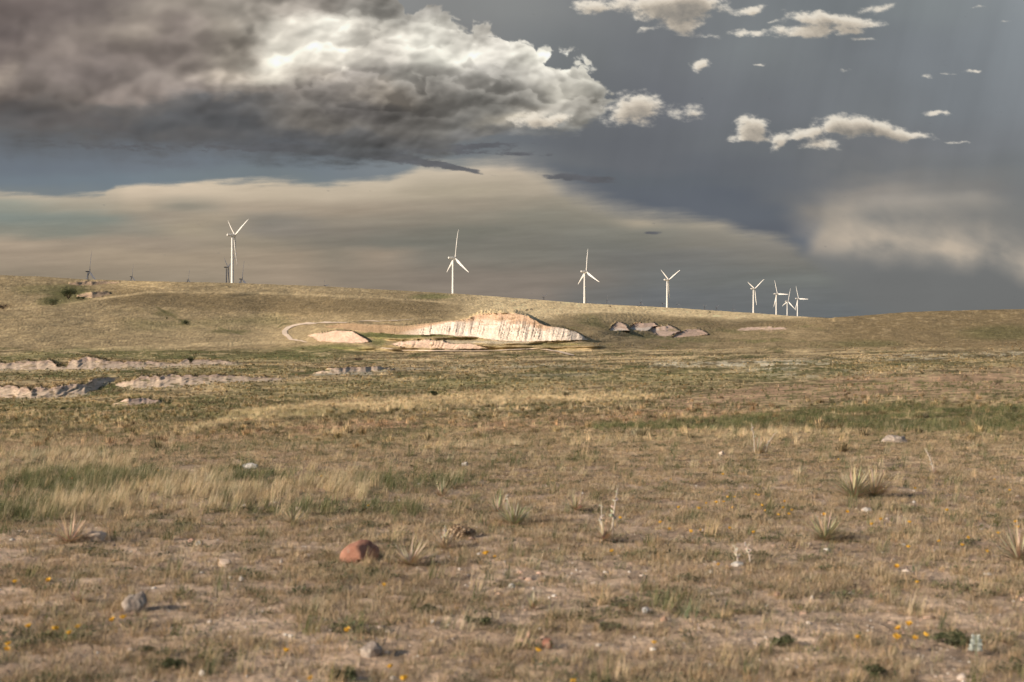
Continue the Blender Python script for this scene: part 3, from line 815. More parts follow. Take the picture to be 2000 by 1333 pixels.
col = lay(col, green * 1.2, np.clip(G['greenL'] + G['greenM'] * .6, 0, 1) * .7)
col = lay(col, straw * .8, G['strawL'] * .5)
# light and dark mottling of the far grass (clumps)
mott = (1 + 0.34 * n_c * ss(D2, 80, 400) + 0.24 * n_b * ss(D2, 40, 200) + 0.72 * n_s * flat + .25 * n_a * flat)[..., None]
col = col * mott
# clay of the scarps, in layers by height
KC = {0: None, 1: pink * 1.05 + orange * .1, 2: pink * 1.15 + white * .08, 3: greyc * 1.02 + pink * .05, 4: None, 5: brown * .9 + pink * .3}
for s, m in zip(SCARPS, MASKS):
    if s['kind'] == 0:
        yb = pl(X2, s['foot']); yt = pl(X2, s['rim'])
        tw = np.clip((yb - Y2) / np.maximum(yb - yt, 1), 0, 1) + 0.10 * n_b
        c = white * 1.05 + 0 * col
        lim = pl(X2, [(640, -.2), (760, .0), (800, .35), (840, .6), (880, .85), (930, .62), (1060, .55), (1090, .9), (1150, 1.2)])
        c = lay(c, orange * 1.0 + white * .12, ss(tw, lim, lim + .22) * .85)
        c = lay(c, brown * 1.1 + orange * .15, ss(tw, np.maximum(lim, .80) , np.maximum(lim, .8) + .15) * (1 - ss(X2, 840, 960)) * .8)
        c = lay(c, brown * .82 + orange * .08, (1 - ss(X2, 770, 845)) * .95 * np.ones_like(tw))  # left end: brown bank, also darkened to put its shaded face into the colour
        c = lay(c, orange * .9, ss(n_b + .5 * n_c, .0, .3) * ss(X2, 880, 930) * (1 - ss(X2, 1050, 1090)) * ss(tw, .3, .5) * .6)
        c = lay(c, olive * 1.2, ss(n_b + .6 * n_c, .12, .35) * ss(tw, .7, .88) * .85)
    elif s['kind'] == 4:
        yb = pl(X2, s['foot']); yt = pl(X2, s['rim'])
        tw = np.clip((yb - Y2) / np.maximum(yb - yt, 1), 0, 1)
        c = white * 1.1 + 0 * col
        c = lay(c, pink * 1.2, ss(tw + .2 * n_b, .25, .5))
        c = lay(c, pink * 1.15, ss(tw, .6, .75) * .7)
    else:
        c = KC[s['kind']] * (1 + .22 * n_b + .12 * n_c)[..., None]
        if s['kind'] == 3:
            c = c * np.array([1.12, 1.0, .87])
            yb = pl(X2, s['foot']); yt = pl(X2, s['rim'])
            tw = np.clip((yb - Y2) / np.maximum(yb - yt, 1), 0, 1)
            c = lay(c, pink * 1.0 + orange * .1, ss(tw + .3 * n_b, .5, .75) * .85)
            c = lay(c, olive * .7, ss(n_c + n_b + .5 * (tw - .5), .28, .5) * .7)
    if s['kind'] in (2, 3): m = m * ss(fbm(X2 / 30. + 3, Y2 / 8., 4, 370, .55), -.30, -.12)
    cm = m * ss(1.0 - n_b * (.5 if s['kind'] == 0 else 1.1) - n_c * .6, .35, .65)
    col = lay(col, c, cm)
for s in SCARPS:
    if s['kind'] in (0, 2, 3):
        yb = pl(X2, s['foot']); inx = (X2 > s['foot'][0][0] + 6) & (X2 < s['foot'][-1][0] - 6)
        if s['kind'] == 0: inx = inx & (X2 > 850)
        m2 = ss(2.5 + 10 * n_b - (Y2 - yb), 0, 2) * (Y2 > yb - 1) * inx * .8 * (1 - clay)
        col = lay(col, (greyc if s['kind'] == 3 else pink * 1.1 + white * .1), m2)
# crusts spreading from the foot of the left badlands
col = lay(col, greyc * 1.0, spot(300, 760, 60, 4) * .5)
sw1 = np.abs(fbm(X2 / 300. + Y2 / 60., Y2 / 15. + X2 / 700., 5, 380, .5)); sw2 = np.abs(fbm(X2 / 240. - Y2 / 80., Y2 / 11. + X2 / 500., 5, 385, .5))
midz = ss(Y2, 676, 692) * (1 - ss(Y2, 850, 900)) * (1 - clay)
col = lay(col, green * .95, (1 - ss(sw1, .012, .07)) * midz * .7)
col = lay(col, straw * 1.35, (1 - ss(sw2, .010, .05)) * midz * .7)
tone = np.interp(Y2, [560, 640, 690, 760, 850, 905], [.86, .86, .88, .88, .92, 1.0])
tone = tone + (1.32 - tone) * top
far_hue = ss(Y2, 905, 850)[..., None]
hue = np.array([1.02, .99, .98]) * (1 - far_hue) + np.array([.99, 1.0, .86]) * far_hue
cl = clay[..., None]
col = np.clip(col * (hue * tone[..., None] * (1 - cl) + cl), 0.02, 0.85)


# terrain material: patch colour, fine mottling in the ground's own coordinates
def terrain_material():
    m, b = new_mat('prairie_ground')
    at = b.n('ShaderNodeAttribute', attribute_name='cover')
    geo = b.n('ShaderNodeNewGeometry')
    pos = geo.outputs['Position']
    x, y, z = b.sep(pos)
    n1 = b.noise(pos, 9.0, 4, 0.7)
    n2 = b.noise(b.xyz(x, b.m('MULTIPLY', y, 0.35), z), 1.1, 6, 0.7)
    n3 = b.noise(b.xyz(x, b.m('MULTIPLY', y, 0.16), z), 0.22, 6, 0.72)
    k1 = b.lin(n1, 0.3, 0.7, 0.82, 1.18)
    k2 = b.lin(n2, 0.3, 0.7, 0.74, 1.26)
    k3 = b.lin(n3, 0.3, 0.7, 0.76, 1.24)
    k = b.m('MULTIPLY', b.m('MULTIPLY', k1, k2), k3)
    c = b.mix(1.0, at.outputs['Color'], b.xyz(k, k, k), 'MULTIPLY')
    # pebbles and crumbs
    vo = b.n('ShaderNodeTexVoronoi'); b.put(vo.inputs['Vector'], pos); vo.inputs['Scale'].default_value = 22.0
    peb = b.step(vo.outputs['Distance'], 0.26, 0.16)
    cr = b.sep(vo.outputs['Color'])
    sel = b.m('MULTIPLY', peb, b.step(cr[0], 0.72, 0.8))
    c = b.mix(b.m('MULTIPLY', sel, 0.6), c, b.ramp(cr[1], [(0, (0.2, 0.15, 0.12)), (0.5, (0.5, 0.42, 0.36)), (1, (0.62, 0.56, 0.5))]))
    bp = b.n('ShaderNodeBump'); bp.inputs['Strength'].default_value = 0.7; bp.inputs['Distance'].default_value = 0.03
    b.put(bp.inputs['Height'], b.m('ADD', b.noise(pos, 14.0, 5, 0.65), b.m('MULTIPLY', sel, 0.5)))
    finish(b, c, 0.95, bp.outputs[0], 0.05)
    return m


M_GROUND = terrain_material()
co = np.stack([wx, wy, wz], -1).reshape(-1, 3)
idx = np.arange(nx * ny).reshape(nx, ny)
q = np.stack([idx[:-1, :-1], idx[1:, :-1], idx[1:, 1:], idx[:-1, 1:]], -1)
seg = np.maximum.reduce([clay[:-1, :-1], clay[1:, :-1], clay[1:, 1:], clay[:-1, 1:]])
# the sheet is handed out as plains / hills / scarps by where its faces lie
Yq = Y2[:-1, :-1]; Xq = X2[:-1, :-1]
is_scarp = seg > 0.5
hill_foot = pl(Xq, [(-1600, 694), (0, 690), (560, 668), (640, 640), (930, 612), (1060, 620), (1200, 628), (1400, 645), (1560, 672), (1700, 684), (2000, 668), (3600, 668)])
is_hill = (Yq < hill_foot) & ~is_scarp


def sub_sheet(name, sel, kind='structure'):
    qq = q[sel]
    u, inv = np.unique(qq, return_inverse=True)
    me = make_mesh(name, co[u], quads=inv.reshape(-1, 4))
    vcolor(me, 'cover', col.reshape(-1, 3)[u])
    smooth(me)
    o = link(name, me, None, M_GROUND)
    return tag(o, kind=kind)


sub_sheet('ground', ~is_scarp & ~is_hill)
sub_sheet('hills', is_hill)
sub_sheet('eroded_cliffs', is_scarp)


# land beside and behind the camera
def wide_ground():
    rr = np.geomspace(0.8, 9000, 60)
    # directions outside the lattice's bearing
    a0 = math.atan2(colx[-1] - 1000, F); a1 = math.atan2(colx[0] - 1000, F) + 2 * math.pi
    aa = np.linspace(a0 - 0.02, a1 + 0.02, 90)
    A, Rr = np.meshgrid(aa, rr, indexing='ij')
    Xw = np.sin(A) * Rr; Yw = np.cos(A) * Rr
    Zw = -1.82 - 0.03 * np.minimum(np.abs(Rr), 300) * np.where(Yw > 0, 1, .4) + 0.03 * fbm(Xw / 2, Yw / 2, 3, 9) * np.minimum(Rr, 60) * .2
    i = np.arange(A.size).reshape(A.shape)
    qd = np.stack([i[:-1, :-1], i[:-1, 1:], i[1:, 1:], i[1:, :-1]], -1).reshape(-1, 4)
    me = make_mesh('ground', np.stack([Xw, Yw, Zw], -1).reshape(-1, 3), quads=qd)
    vcolor(me, 'cover', np.tile(olive * .5 + straw * .5, (A.size, 1)))
    smooth(me)
    tag(link('ground', me, None, M_GROUND), kind='structure')


wide_ground()


def ground_at(px, py):
    """terrain point seen at photo position (px, py), nearest crossing"""
    i = int(np.clip(np.searchsorted(colx, px), 1, nx - 1))
    ty = HY - wz[i] / wy[i] * F
    j = np.where((ty[:-1] >= py) & (ty[1:] <= py))[0]
    j = int(j[0]) if len(j) else int(np.argmin(np.abs(ty - py)))
    D = wy[i, j]
    return Vector(((px - 1000) / F * D, D, wz[i, j]))


def ground_z(x, y):
    """terrain height under a point (metres)"""
    px = x / y * F + 1000
    i = int(np.clip(np.searchsorted(colx, px), 1, nx - 1))
    return float(np.interp(y, np.maximum.accumulate(wy[i]), wz[i]))

# ------------------------------------------------------------------ grass and ground cover (uncountable: one object per kind)
def blade_strip(base, az, lean, h, w, bend, segs=2):
    """ribbon from base, leaning to azimuth az, curving further with height; returns verts, faces"""
    vs = []
    d = np.array([math.cos(az), math.sin(az)]); side = np.array([-d[1], d[0]])
    p = np.array([base[0], base[1], base[2] - 0.006]); ang = lean
    for i in range(segs + 1):
        ww = w * (1 - (i / segs) ** 1.4) * 0.5
        if i < segs:
            vs.append((p[0] - side[0] * ww, p[1] - side[1] * ww, p[2])); vs.append((p[0] + side[0] * ww, p[1] + side[1] * ww, p[2]))
        else:
            vs.append(tuple(p))
        st = h / segs
        p = p + np.array([d[0] * math.sin(ang) * st, d[1] * math.sin(ang) * st, math.cos(ang) * st]); ang += bend / segs
    fs = []
    for i in range(segs - 1):
        a = i * 2; fs.append((a, a + 1, a + 3, a + 2))
    a = (segs - 1) * 2; fs.append((a, a + 1, a + 2))
    return vs, fs


class Pack:
    def __init__(s):
        s.v = []; s.f = []; s.c = []
    def add(s, vs, fs, c=None):
        o = len(s.v); s.v += [tuple(x) for x in vs]; s.f += [tuple(i + o for i in f) for f in fs]
        if c is not None: s.c += [c] * len(vs)
    def mesh(s, name):
        me = bpy.data.meshes.new(name); me.from_pydata(s.v, [], s.f); me.update()
        if s.c: vcolor(me, 'shade', np.array(s.c, np.float32))
        return me


R = random.Random(11)


def tuft(kind):
    p = Pack()
    def jit(c, a=0.18):
        k = 1 + R.uniform(-a, a); return tuple(min(0.9, x * k) for x in c)
    if kind == 'short':            # short curled dry blades, mixed with olive
        for i in range(26):
            r = 0.045 * math.sqrt(R.random()); a = R.uniform(0, 6.28)
            c = (0.56, 0.45, 0.31) if R.random() < 0.6 else ((0.24, 0.22, 0.12) if R.random() < .6 else (0.34, 0.25, 0.15))
            p.add(*blade_strip((r * math.cos(a), r * math.sin(a), 0), a + R.uniform(-.6, .6), R.uniform(0.1, 0.9), R.uniform(.035, .085), R.uniform(.002, .0038), R.uniform(.2, 1.3)), jit(c))
    elif kind == 'olive':
        for i in range(30):
            r = 0.05 * math.sqrt(R.random()); a = R.uniform(0, 6.28)
            c = (0.20, 0.185, 0.10) if R.random() < 0.5 else (0.38, 0.31, 0.19)
            p.add(*blade_strip((r * math.cos(a), r * math.sin(a), 0), a + R.uniform(-.6, .6), R.uniform(0.2, 1.1), R.uniform(.03, .075), R.uniform(.0025, .0045), R.uniform(.2, 1.0)), jit(c))
    elif kind == 'tall':           # tall straw stems leaning with the wind, seed heads
        for i in range(24):
            r = 0.06 * math.sqrt(R.random()); a = R.uniform(0, 6.28)
            az = R.gauss(0.1, 0.8)
            h = R.uniform(.11, .27)
            c = (0.56, 0.46, 0.31) if R.random() < 0.8 else (0.30, 0.29, 0.14)
            p.add(*blade_strip((r * math.cos(a), r * math.sin(a), 0), az, R.uniform(0.05, .35), h, R.uniform(.0028, .005), R.uniform(.2, .9), 3), jit(c))
    elif kind == 'green':
        for i in range(30):
            r = 0.06 * math.sqrt(R.random()); a = R.uniform(0, 6.28)
            c = (0.125, 0.138, 0.06) if R.random() < 0.75 else (0.30, 0.27, 0.15)
            p.add(*blade_strip((r * math.cos(a), r * math.sin(a), 0), R.gauss(0.1, 1.2), R.uniform(0.05, .5), R.uniform(.09, .24), R.uniform(.003, .005), R.uniform(.2, .8), 3), jit(c))
    elif kind == 'forb':           # small leafy cushion
        for i in range(46):
            a = R.uniform(0, 6.28); r = 0.07 * math.sqrt(R.random()); z = 0.035 * (1 - (r / .07) ** 2) * R.random()
            c = (0.12, 0.13, 0.065) if R.random() < .6 else (0.22, 0.20, 0.12)
            L = R.uniform(.012, .026); u = R.uniform(0, 6.28); t_ = R.uniform(-.2, .9)
            cx, cy, cz = r * math.cos(a), r * math.sin(a), z + .006
            dx, dy, dzz = math.cos(u) * math.cos(t_), math.sin(u) * math.cos(t_), math.sin(t_)
            sx, sy = -math.sin(u) * .28, math.cos(u) * .28
            p.add([(cx, cy, cz), (cx + (dx * .5 + sx) * L, cy + (dy * .5 + sy) * L, cz + dzz * L * .5), (cx + dx * L, cy + dy * L, cz + dzz * L), (cx + (dx * .5 - sx) * L, cy + (dy * .5 - sy) * L, cz + dzz * L * .5)], [(0, 1, 2, 3)], jit(c))
    elif kind == 'litter':         # grey-brown dead stems lying about
        for i in range(16):
            a = R.uniform(0, 6.28); r = 0.08 * math.sqrt(R.random())
            p.add(*blade_strip((r * math.cos(a), r * math.sin(a), 0.004), R.uniform(0, 6.28), R.uniform(0.9, 1.5), R.uniform(.04, .1), R.uniform(.002, .004), R.uniform(-.1, .2)), jit((0.44, 0.35, 0.25)))
    elif kind == 'sage':           # grey-green twiggy dome, for the middle distance
        for i in range(70):
            a = R.uniform(0, 6.28); e = math.asin(R.random()); rr = R.uniform(.4, 1) * .16
            d = (math.cos(a) * math.cos(e), math.sin(a) * math.cos(e), math.sin(e))
            c = (0.19, 0.165, 0.10) if R.random() < .55 else (0.38, 0.31, 0.19)
            p.add(*blade_strip((d[0] * rr * .6, d[1] * rr * .6, d[2] * rr * .4), a, R.uniform(.1, .8), R.uniform(.08, .14), R.uniform(.010, .018), .3), jit(c))
    return p.mesh('tuft_' + kind)


def veg_material():
    m, b = new_mat('dry_and_green_leaves')
    at = b.n('ShaderNodeAttribute', attribute_name='shade')
    ti = b.n('ShaderNodeAttribute', attribute_type='INSTANCER', attribute_name='tint')
    c = b.mix(1.0, at.outputs['Color'], ti.outputs['Color'], 'MULTIPLY')
    finish(b, c, 0.75, None, 0.08, 0.28)
    return m


M_VEG = veg_material()

area = np.abs((wx[1:, :-1] - wx[:-1, :-1]) * (wy[:-1, 1:] - wy[:-1, :-1]))
Yc = Y2[:-1, :-1]; Xc = X2[:-1, :-1]; Dc_ = wy[:-1, :-1]
okc = (Xc > -420) & (Xc < 2480) & (area > 0) & (Yc > 640) & (clay[:-1, :-1] < .3)


def scatter(name, label, kinds, dens, dmin, dmax, nmax, smin, smax, tint_lo=0.75, tint_hi=1.2, warm=0.0, tiltx=0.0, grow=None, seed=1):
    r = np.random.default_rng(seed)
    w_ = area * dens * okc * (Dc_ > dmin) * (Dc_ < dmax)
    tot = float(w_.sum())
    n = int(min(nmax, tot))
    cum = np.cumsum(w_.ravel()); pick = np.searchsorted(cum, r.random(n) * cum[-1])
    i, j = np.unravel_index(pick, w_.shape)
    a, c = r.random(n), r.random(n)
    def bl(g):
        return (g[i, j] * (1 - a) + g[i + 1, j] * a) * (1 - c) + (g[i, j + 1] * (1 - a) + g[i + 1, j + 1] * a) * c
    P = np.stack([bl(wx), bl(wy), bl(wz)], -1)
    me = bpy.data.meshes.new(name)
    me.vertices.add(n); me.vertices.foreach_set('co', P.astype(np.float32).ravel())
    def at(nm, typ, key, arr):
        x = me.attributes.new(nm, typ, 'POINT'); x.data.foreach_set(key, np.asarray(arr).ravel())
    sc_ = r.uniform(smin, smax, n) ** 1.0
    if grow is not None: sc_ = sc_ * grow(P[:, 1])
    at('size', 'FLOAT', 'value', sc_.astype(np.float32))
    rot = np.stack([r.normal(0, .08, n), r.normal(0, .08, n) + tiltx, r.uniform(-.9, .9, n) if tiltx else r.uniform(0, 6.28, n)], -1).astype(np.float32)
    at('turn', 'FLOAT_VECTOR', 'vector', rot)
    br = r.uniform(tint_lo, tint_hi, n) * (1 + .25 * fbm(P[:, 0] / 1.5, P[:, 1] / 1.5, 3, 700 + seed))
    hue = r.normal(warm, .05, n)
    br = br * np.interp(P[:, 1], [28, 60], [1, .84])
    loc = np.clip(col[i, j] / np.array([.27, .22, .13]), .68, 1.7)      # cover takes after the ground it grows on
    wl = np.interp(P[:, 1], [25, 55], [0, .85])[:, None]
    loc = 1 + (loc - 1) * wl
    tint = np.stack([br * (1 + hue) * loc[:, 0], br * loc[:, 1], br * (1 - hue) * loc[:, 2], np.ones(n)], -1).astype(np.float32)
    at('tint', 'FLOAT_COLOR', 'color', tint)
    at('which', 'INT', 'value', r.integers(0, len(kinds), n).astype(np.int32))
    o = link(name, me)
    coll = bpy.data.collections.new(name + '_clumps')
    for k, kd in enumerate(kinds):
        pm = tuft(kd); pm.materials.append(M_VEG)
        po = bpy.data.objects.new('%02d_%s_clump' % (k, kd), pm); coll.objects.link(po)
    ng = bpy.data.node_groups.new(name + '_spread', 'GeometryNodeTree')
    ng.interface.new_socket('Geometry', in_out='INPUT', socket_type='NodeSocketGeometry')
    ng.interface.new_socket('Geometry', in_out='OUTPUT', socket_type='NodeSocketGeometry')
    N = ng.nodes; L = ng.links
    gi = N.new('NodeGroupInput'); go = N.new('NodeGroupOutput')
    ip = N.new('GeometryNodeInstanceOnPoints'); ci = N.new('GeometryNodeCollectionInfo')
    ci.inputs['Collection'].default_value = coll
    ci.inputs['Separate Children'].default_value = True
    ci.inputs['Reset Children'].default_value = True
    ip.inputs['Pick Instance'].default_value = True
    def na(nm, typ):
        x = N.new('GeometryNodeInputNamedAttribute'); x.data_type = typ; x.inputs['Name'].default_value = nm
        return x.outputs['Attribute']
    L.new(gi.outputs[0], ip.inputs['Points']); L.new(ci.outputs[0], ip.inputs['Instance'])
    L.new(na('which', 'INT'), ip.inputs['Instance Index'])
    L.new(na('turn', 'FLOAT_VECTOR'), ip.inputs['Rotation'])
    L.new(na('size', 'FLOAT'), ip.inputs['Scale'])
    L.new(ip.outputs[0], go.inputs[0])
    md = o.modifiers.new('spread', 'NODES'); md.node_group = ng
    tag(o, label, 'grass', kind='stuff')
    print(name, n, 'of', int(tot))
    return o


cz = lambda a: a[:-1, :-1]
patch = ss(fbm(wx / .55, wy / .55, 4, 500, .6) + (.35 + .4 * ss(Y2, 1000, 1150)) * fbm(wx / 2.2, wy / 2.2, 3, 505) - .05 * ss(Y2, 1050, 1200), -.20, .12)
patch2 = ss(fbm(wx / .9, wy / .9, 4, 510, .6), .02, .3)
gl = G['greenL']; sl = G['strawL'] * (.12 + .88 * ss(fbm(wx / 1.6, wy / 2.4, 4, 530, .6), -.25, .3)); gm = G['greenM']; gr = G['greenR']; sr = G['strawR']; sm = G['strawM']; rd = G['red']
thin = np.interp(Y2, [800, 880, 960, 1333], [.35, .8, 1, .9])
near_d = 1 / (1 + (wy / 22.0) ** 2)
scatter('short_dry_grass', 'short curled dry grass covering the near ground between bare soil', ['short', 'short', 'litter', 'litter'], cz((45 + 330 * patch) * thin * near_d * (1 - .85 * rd)), 5, 90, 125000, .6, 1.45, grow=lambda d: np.interp(d, [5, 30, 90], [1, 1.25, 2.4]), warm=.04, seed=2)
scatter('olive_grass', 'olive green short grass and cushions among the dry grass', ['olive', 'forb', 'olive'], cz((6 + 130 * patch2 + 60 * (gm + gl)) * near_d * (1 - .8 * rd)), 5, 90, 44000, .7, 1.6, warm=.0, grow=lambda d: np.interp(d, [5, 30, 90], [1, 1.25, 2.4]), seed=3)
scatter('tall_straw_grass', 'tall pale straw grass leaning with the wind', ['tall', 'tall', 'tall'], cz((.6 + 75 * sl + 14 * gl + 15 * sr * ss(fbm(wx / 3, wy / 5, 3, 540), -.1, .3) * 1.6 + 1.0 * patch2) * (.15 + near_d) * (1 - .85 * rd) + 4 * sm), 6, 330, 34000, .6, 1.15, tiltx=.12, grow=lambda d: np.interp(d, [5, 30, 90, 300], [1, 1.1, 1.5, 2.4]), warm=.03, seed=4)
scatter('green_grass', 'green grass growing in damp hollows', ['green', 'green'], cz((95 * gl + 40 * gm + 1.0) * (near_d) + 16 * gr * ss(fbm(wx / 6, wy / 9, 3, 545), -.2, .15) + .5), 6, 200, 28000, .6, 1.25, warm=-.03, tiltx=.1, grow=lambda d: np.interp(d, [5, 30, 90, 200], [1, 1.1, 1.4, 2.2]), seed=5)
scatter('sage_clumps', 'low grey green and tan clumps dotted over the middle distance', ['sage', 'sage', 'tall'], cz(np.interp(wy, [30, 60, 250, 700, 900], [.25, .36, .11, .03, .012]) * (1 - .92 * rd) * (.12 + 1.9 * ss(n_s + .4 * n_b, -.12, .2))), 30, 900, 52000, .7, 2.3, tint_lo=.7, tint_hi=1.45, grow=lambda d: np.interp(d, [30, 100, 400, 900], [.8, 1.1, 1.8, 2.6]), warm=.05, seed=6)


# ------------------------------------------------------------------ small builders
def tube(pk, pts, rad, n=8, c=None, cap=True):
    """tube along points with radii"""
    vs = []; fs = []
    pts = [Vector(p) for p in pts]
    for i, p in enumerate(pts):
        d = (pts[min(i + 1, len(pts) - 1)] - pts[max(i - 1, 0)]).normalized()
        a = d.orthogonal().normalized() if i == 0 else (a - d * a.dot(d)).normalized()
        bb = d.cross(a)
        for k in range(n):
            t_ = 2 * math.pi * k / n
            vs.append(p + (a * math.cos(t_) + bb * math.sin(t_)) * rad[i])
    for i in range(len(pts) - 1):
        for k in range(n):
            k2 = (k + 1) % n
            fs.append((i * n + k, i * n + k2, (i + 1) * n + k2, (i + 1) * n + k))
    if cap:
        fs.append(tuple(range(n))[::-1]); fs.append(tuple((len(pts) - 1) * n + k for k in range(n)))
    pk.add(vs, fs, c)


def plain_mat(name, colr, rough=.6, var=0.12, scale=3.0, spec=.3, transl=0.0, attr=False):
    m, b = new_mat(name)
    geo = b.n('ShaderNodeTexCoord')
    n = b.noise(geo.outputs['Object'], scale, 5, .6)
    k = b.lin(n, .3, .7, 1 - var, 1 + var)
    base = b.n('ShaderNodeAttribute', attribute_name='shade').outputs['Color'] if attr else tuple(colr)
    c = b.mix(1.0, base, b.xyz(k, k, k), 'MULTIPLY')
    finish(b, c, rough, None, spec, transl)
    return m


M_TOWER = plain_mat('turbine_white_paint', (.66, .65, .62), .45, .04, .08)
M_NAC = plain_mat('nacelle_white_paint', (.70, .68, .64), .5, .05, .3)
M_HUB = plain_mat('hub_grey', (.34, .33, .32), .5, .08, 1)
M_DARK = plain_mat('turbine_cloud_shade', (.085, .09, .105), .6, .06, .2, .15)  # cloud shade over the far turbines, put into their base colour
M_LEAF = plain_mat('leaf_blades', (1, 1, 1), .6, .15, 6, .15, .2, True)


# ------------------------------------------------------------------ wind turbines
def smooth_mesh(me, ang=40):
    smooth(me); 
    try: me.set_sharp_from_angle(angle=math.radians(ang))
    except Exception: pass
    return me


def turbine_meshes(dark):
    p = Pack(); n = 28
    zs = [0, .4, 4, 20, 40, 60, 78.2]
    tube(p, [(0, 0, z) for z in zs], [2.5, 2.35, 2.3, 2.15, 1.9, 1.65, 1.4], n)
    for z in (20, 40, 60):      # flanges
        tube(p, [(0, 0, z - .12), (0, 0, z + .12)], [2.15 - (z - 20) * .0125 + .08] * 2, n)
    tube(p, [(0, 0, -1.5), (0, 0, .2)], [3.6, 3.3], n)
    tower = smooth_mesh(p.mesh('tower'))
    # nacelle: rounded box tapering aft, axis +X forward
    p = Pack(); m_ = 20; rings = [(-8.2, .95, 1.0, .35), (-7.9, 1.35, 1.45, .2), (-5, 1.65, 1.8, .05), (0, 1.8, 1.95, 0), (2.3, 1.7, 1.8, 0), (2.9, 1.45, 1.5, 0)]
    vs = []; fs = []
    for x, hy, hz, dz_ in rings:
        for k in range(m_):
            t_ = 2 * math.pi * k / m_; c_, s_ = math.cos(t_), math.sin(t_)
            e = .45
            vs.append((x, hy * math.copysign(abs(c_) ** e, c_), dz_ + hz * math.copysign(abs(s_) ** e, s_)))
    for i in range(len(rings) - 1):
        for k in range(m_):
            k2 = (k + 1) % m_; fs.append((i * m_ + k, i * m_ + k2, (i + 1) * m_ + k2, (i + 1) * m_ + k))
    fs.append(tuple(range(m_))[::-1]); fs.append(tuple((len(rings) - 1) * m_ + k for k in range(m_)))
    p.add(vs, fs)
    tube(p, [(-6.6, .6, 1.8), (-6.6, .6, 3.1)], [.05, .05], 6)      # wind vane mast
    tube(p, [(-6.9, .6, 3.0), (-6.3, .6, 3.0)], [.06, .06], 6)
    nac = smooth_mesh(p.mesh('nacelle'))
    p = Pack()
    tube(p, [(2.9, 0, 0), (3.3, 0, 0), (4.2, 0, 0), (5.2, 0, 0), (5.9, 0, 0), (6.2, 0, 0)], [1.3, 1.65, 1.75, 1.4, .75, .12], 20)
    hub = smooth_mesh(p.mesh('hub'), 60)
    # blade along +Z from hub centre, airfoil sections with twist, prebend upwind
    L = 45.0; ns = 16; nc = 12; vs = []; fs = []
    for i in range(ns + 1):
        s = i / ns; z = 1.2 + (L - 1.2) * s
        chord = np.interp(s, [0, .06, .2, .5, .8, .96, 1], [2.0, 2.2, 4.1, 2.9, 1.7, .9, .2]) 
        th = np.interp(s, [0, .06, .2, .5, 1], [1.0, .85, .32, .22, .15])
        tw = math.radians(np.interp(s, [0, .2, .5, 1], [18, 15, 5, 0])) + .12
        pre = 3.4 * s ** 2 + 1.0 * s
        for k in range(nc):
            t_ = 2 * math.pi * k / nc
            u = chord * (.5 * math.cos(t_)) + chord * (.0 if s < .06 else -.12)
            w = chord * th * .5 * math.sin(t_) * (1 if th > .8 else (.55 + .45 * math.cos(t_)))
            y = u * math.cos(tw) - w * math.sin(tw); x = u * math.sin(tw) + w * math.cos(tw)
            vs.append((x + pre, y, z))
    for i in range(ns):
        for k in range(nc):
            k2 = (k + 1) % nc; fs.append((i * nc + k, i * nc + k2, (i + 1) * nc + k2, (i + 1) * nc + k))
    fs.append(tuple(range(nc))[::-1]); fs.append(tuple(ns * nc + k for k in range(nc)))
    p = Pack(); p.add(vs, fs)
    blade = smooth_mesh(p.mesh('blade'), 60)
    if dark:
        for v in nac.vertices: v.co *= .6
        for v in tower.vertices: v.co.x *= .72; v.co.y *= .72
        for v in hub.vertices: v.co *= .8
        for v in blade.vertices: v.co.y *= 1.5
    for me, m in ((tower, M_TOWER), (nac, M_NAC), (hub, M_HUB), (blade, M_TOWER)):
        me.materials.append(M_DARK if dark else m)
    return tower, nac, hub, blade


def copy_tree(o, parent=None):
    c = o.copy(); C.objects.link(c); c.parent = parent
    for ch in list(o.children):
        copy_tree(ch, c)
    return c


def make_turbine(dark):
    tower, nac, hub, blade = turbine_meshes(dark)
    r = bpy.data.objects.new('wind_turbine', None); C.objects.link(r)
    link('tower', tower, r)
    o = link('nacelle', nac, r); o.location = (0, 0, 80)
    o = link('hub', hub, r); o.location = (0, 0, 80)
    for k in range(3):
        o = link('blade', blade, r); o.location = (4.2, 0, 80)
    return r


# hub px, hub py, blade px, rotor angle (deg clockwise from up, seen from behind), yaw, label
WHITE = [
    (459.3, 460, 60, 62, 33, 'tallest white wind turbine, on the left ridge in front of a darker one'),
    (889.5, 504.5, 56, 2, 29, 'white wind turbine with one blade straight up, above the pale cliff in the middle'),
    (1145.3, 531, 46, -2, 29, 'white wind turbine with one blade straight up, third largest, right of the pale cliff'),
    (1306, 547, 39.5, 62, 27, 'white wind turbine with two blades raised in a V, standing alone on the straw ridge'),
    (1474, 564.5, 33, 56, 25, 'white wind turbine with two raised blades, leftmost of the right-hand cluster of four'),
    (1518.5, 574.3, 31, -27, 25, 'white wind turbine with a blade pointing right, second from left in the right-hand cluster'),
    (1539.5, 589, 26, 9, 25, 'smallest white wind turbine, between two taller ones in the right-hand cluster'),
    (1559.8, 583.7, 28, -27, 25, 'white wind turbine with a blade pointing right, rightmost on the ridge'),
]
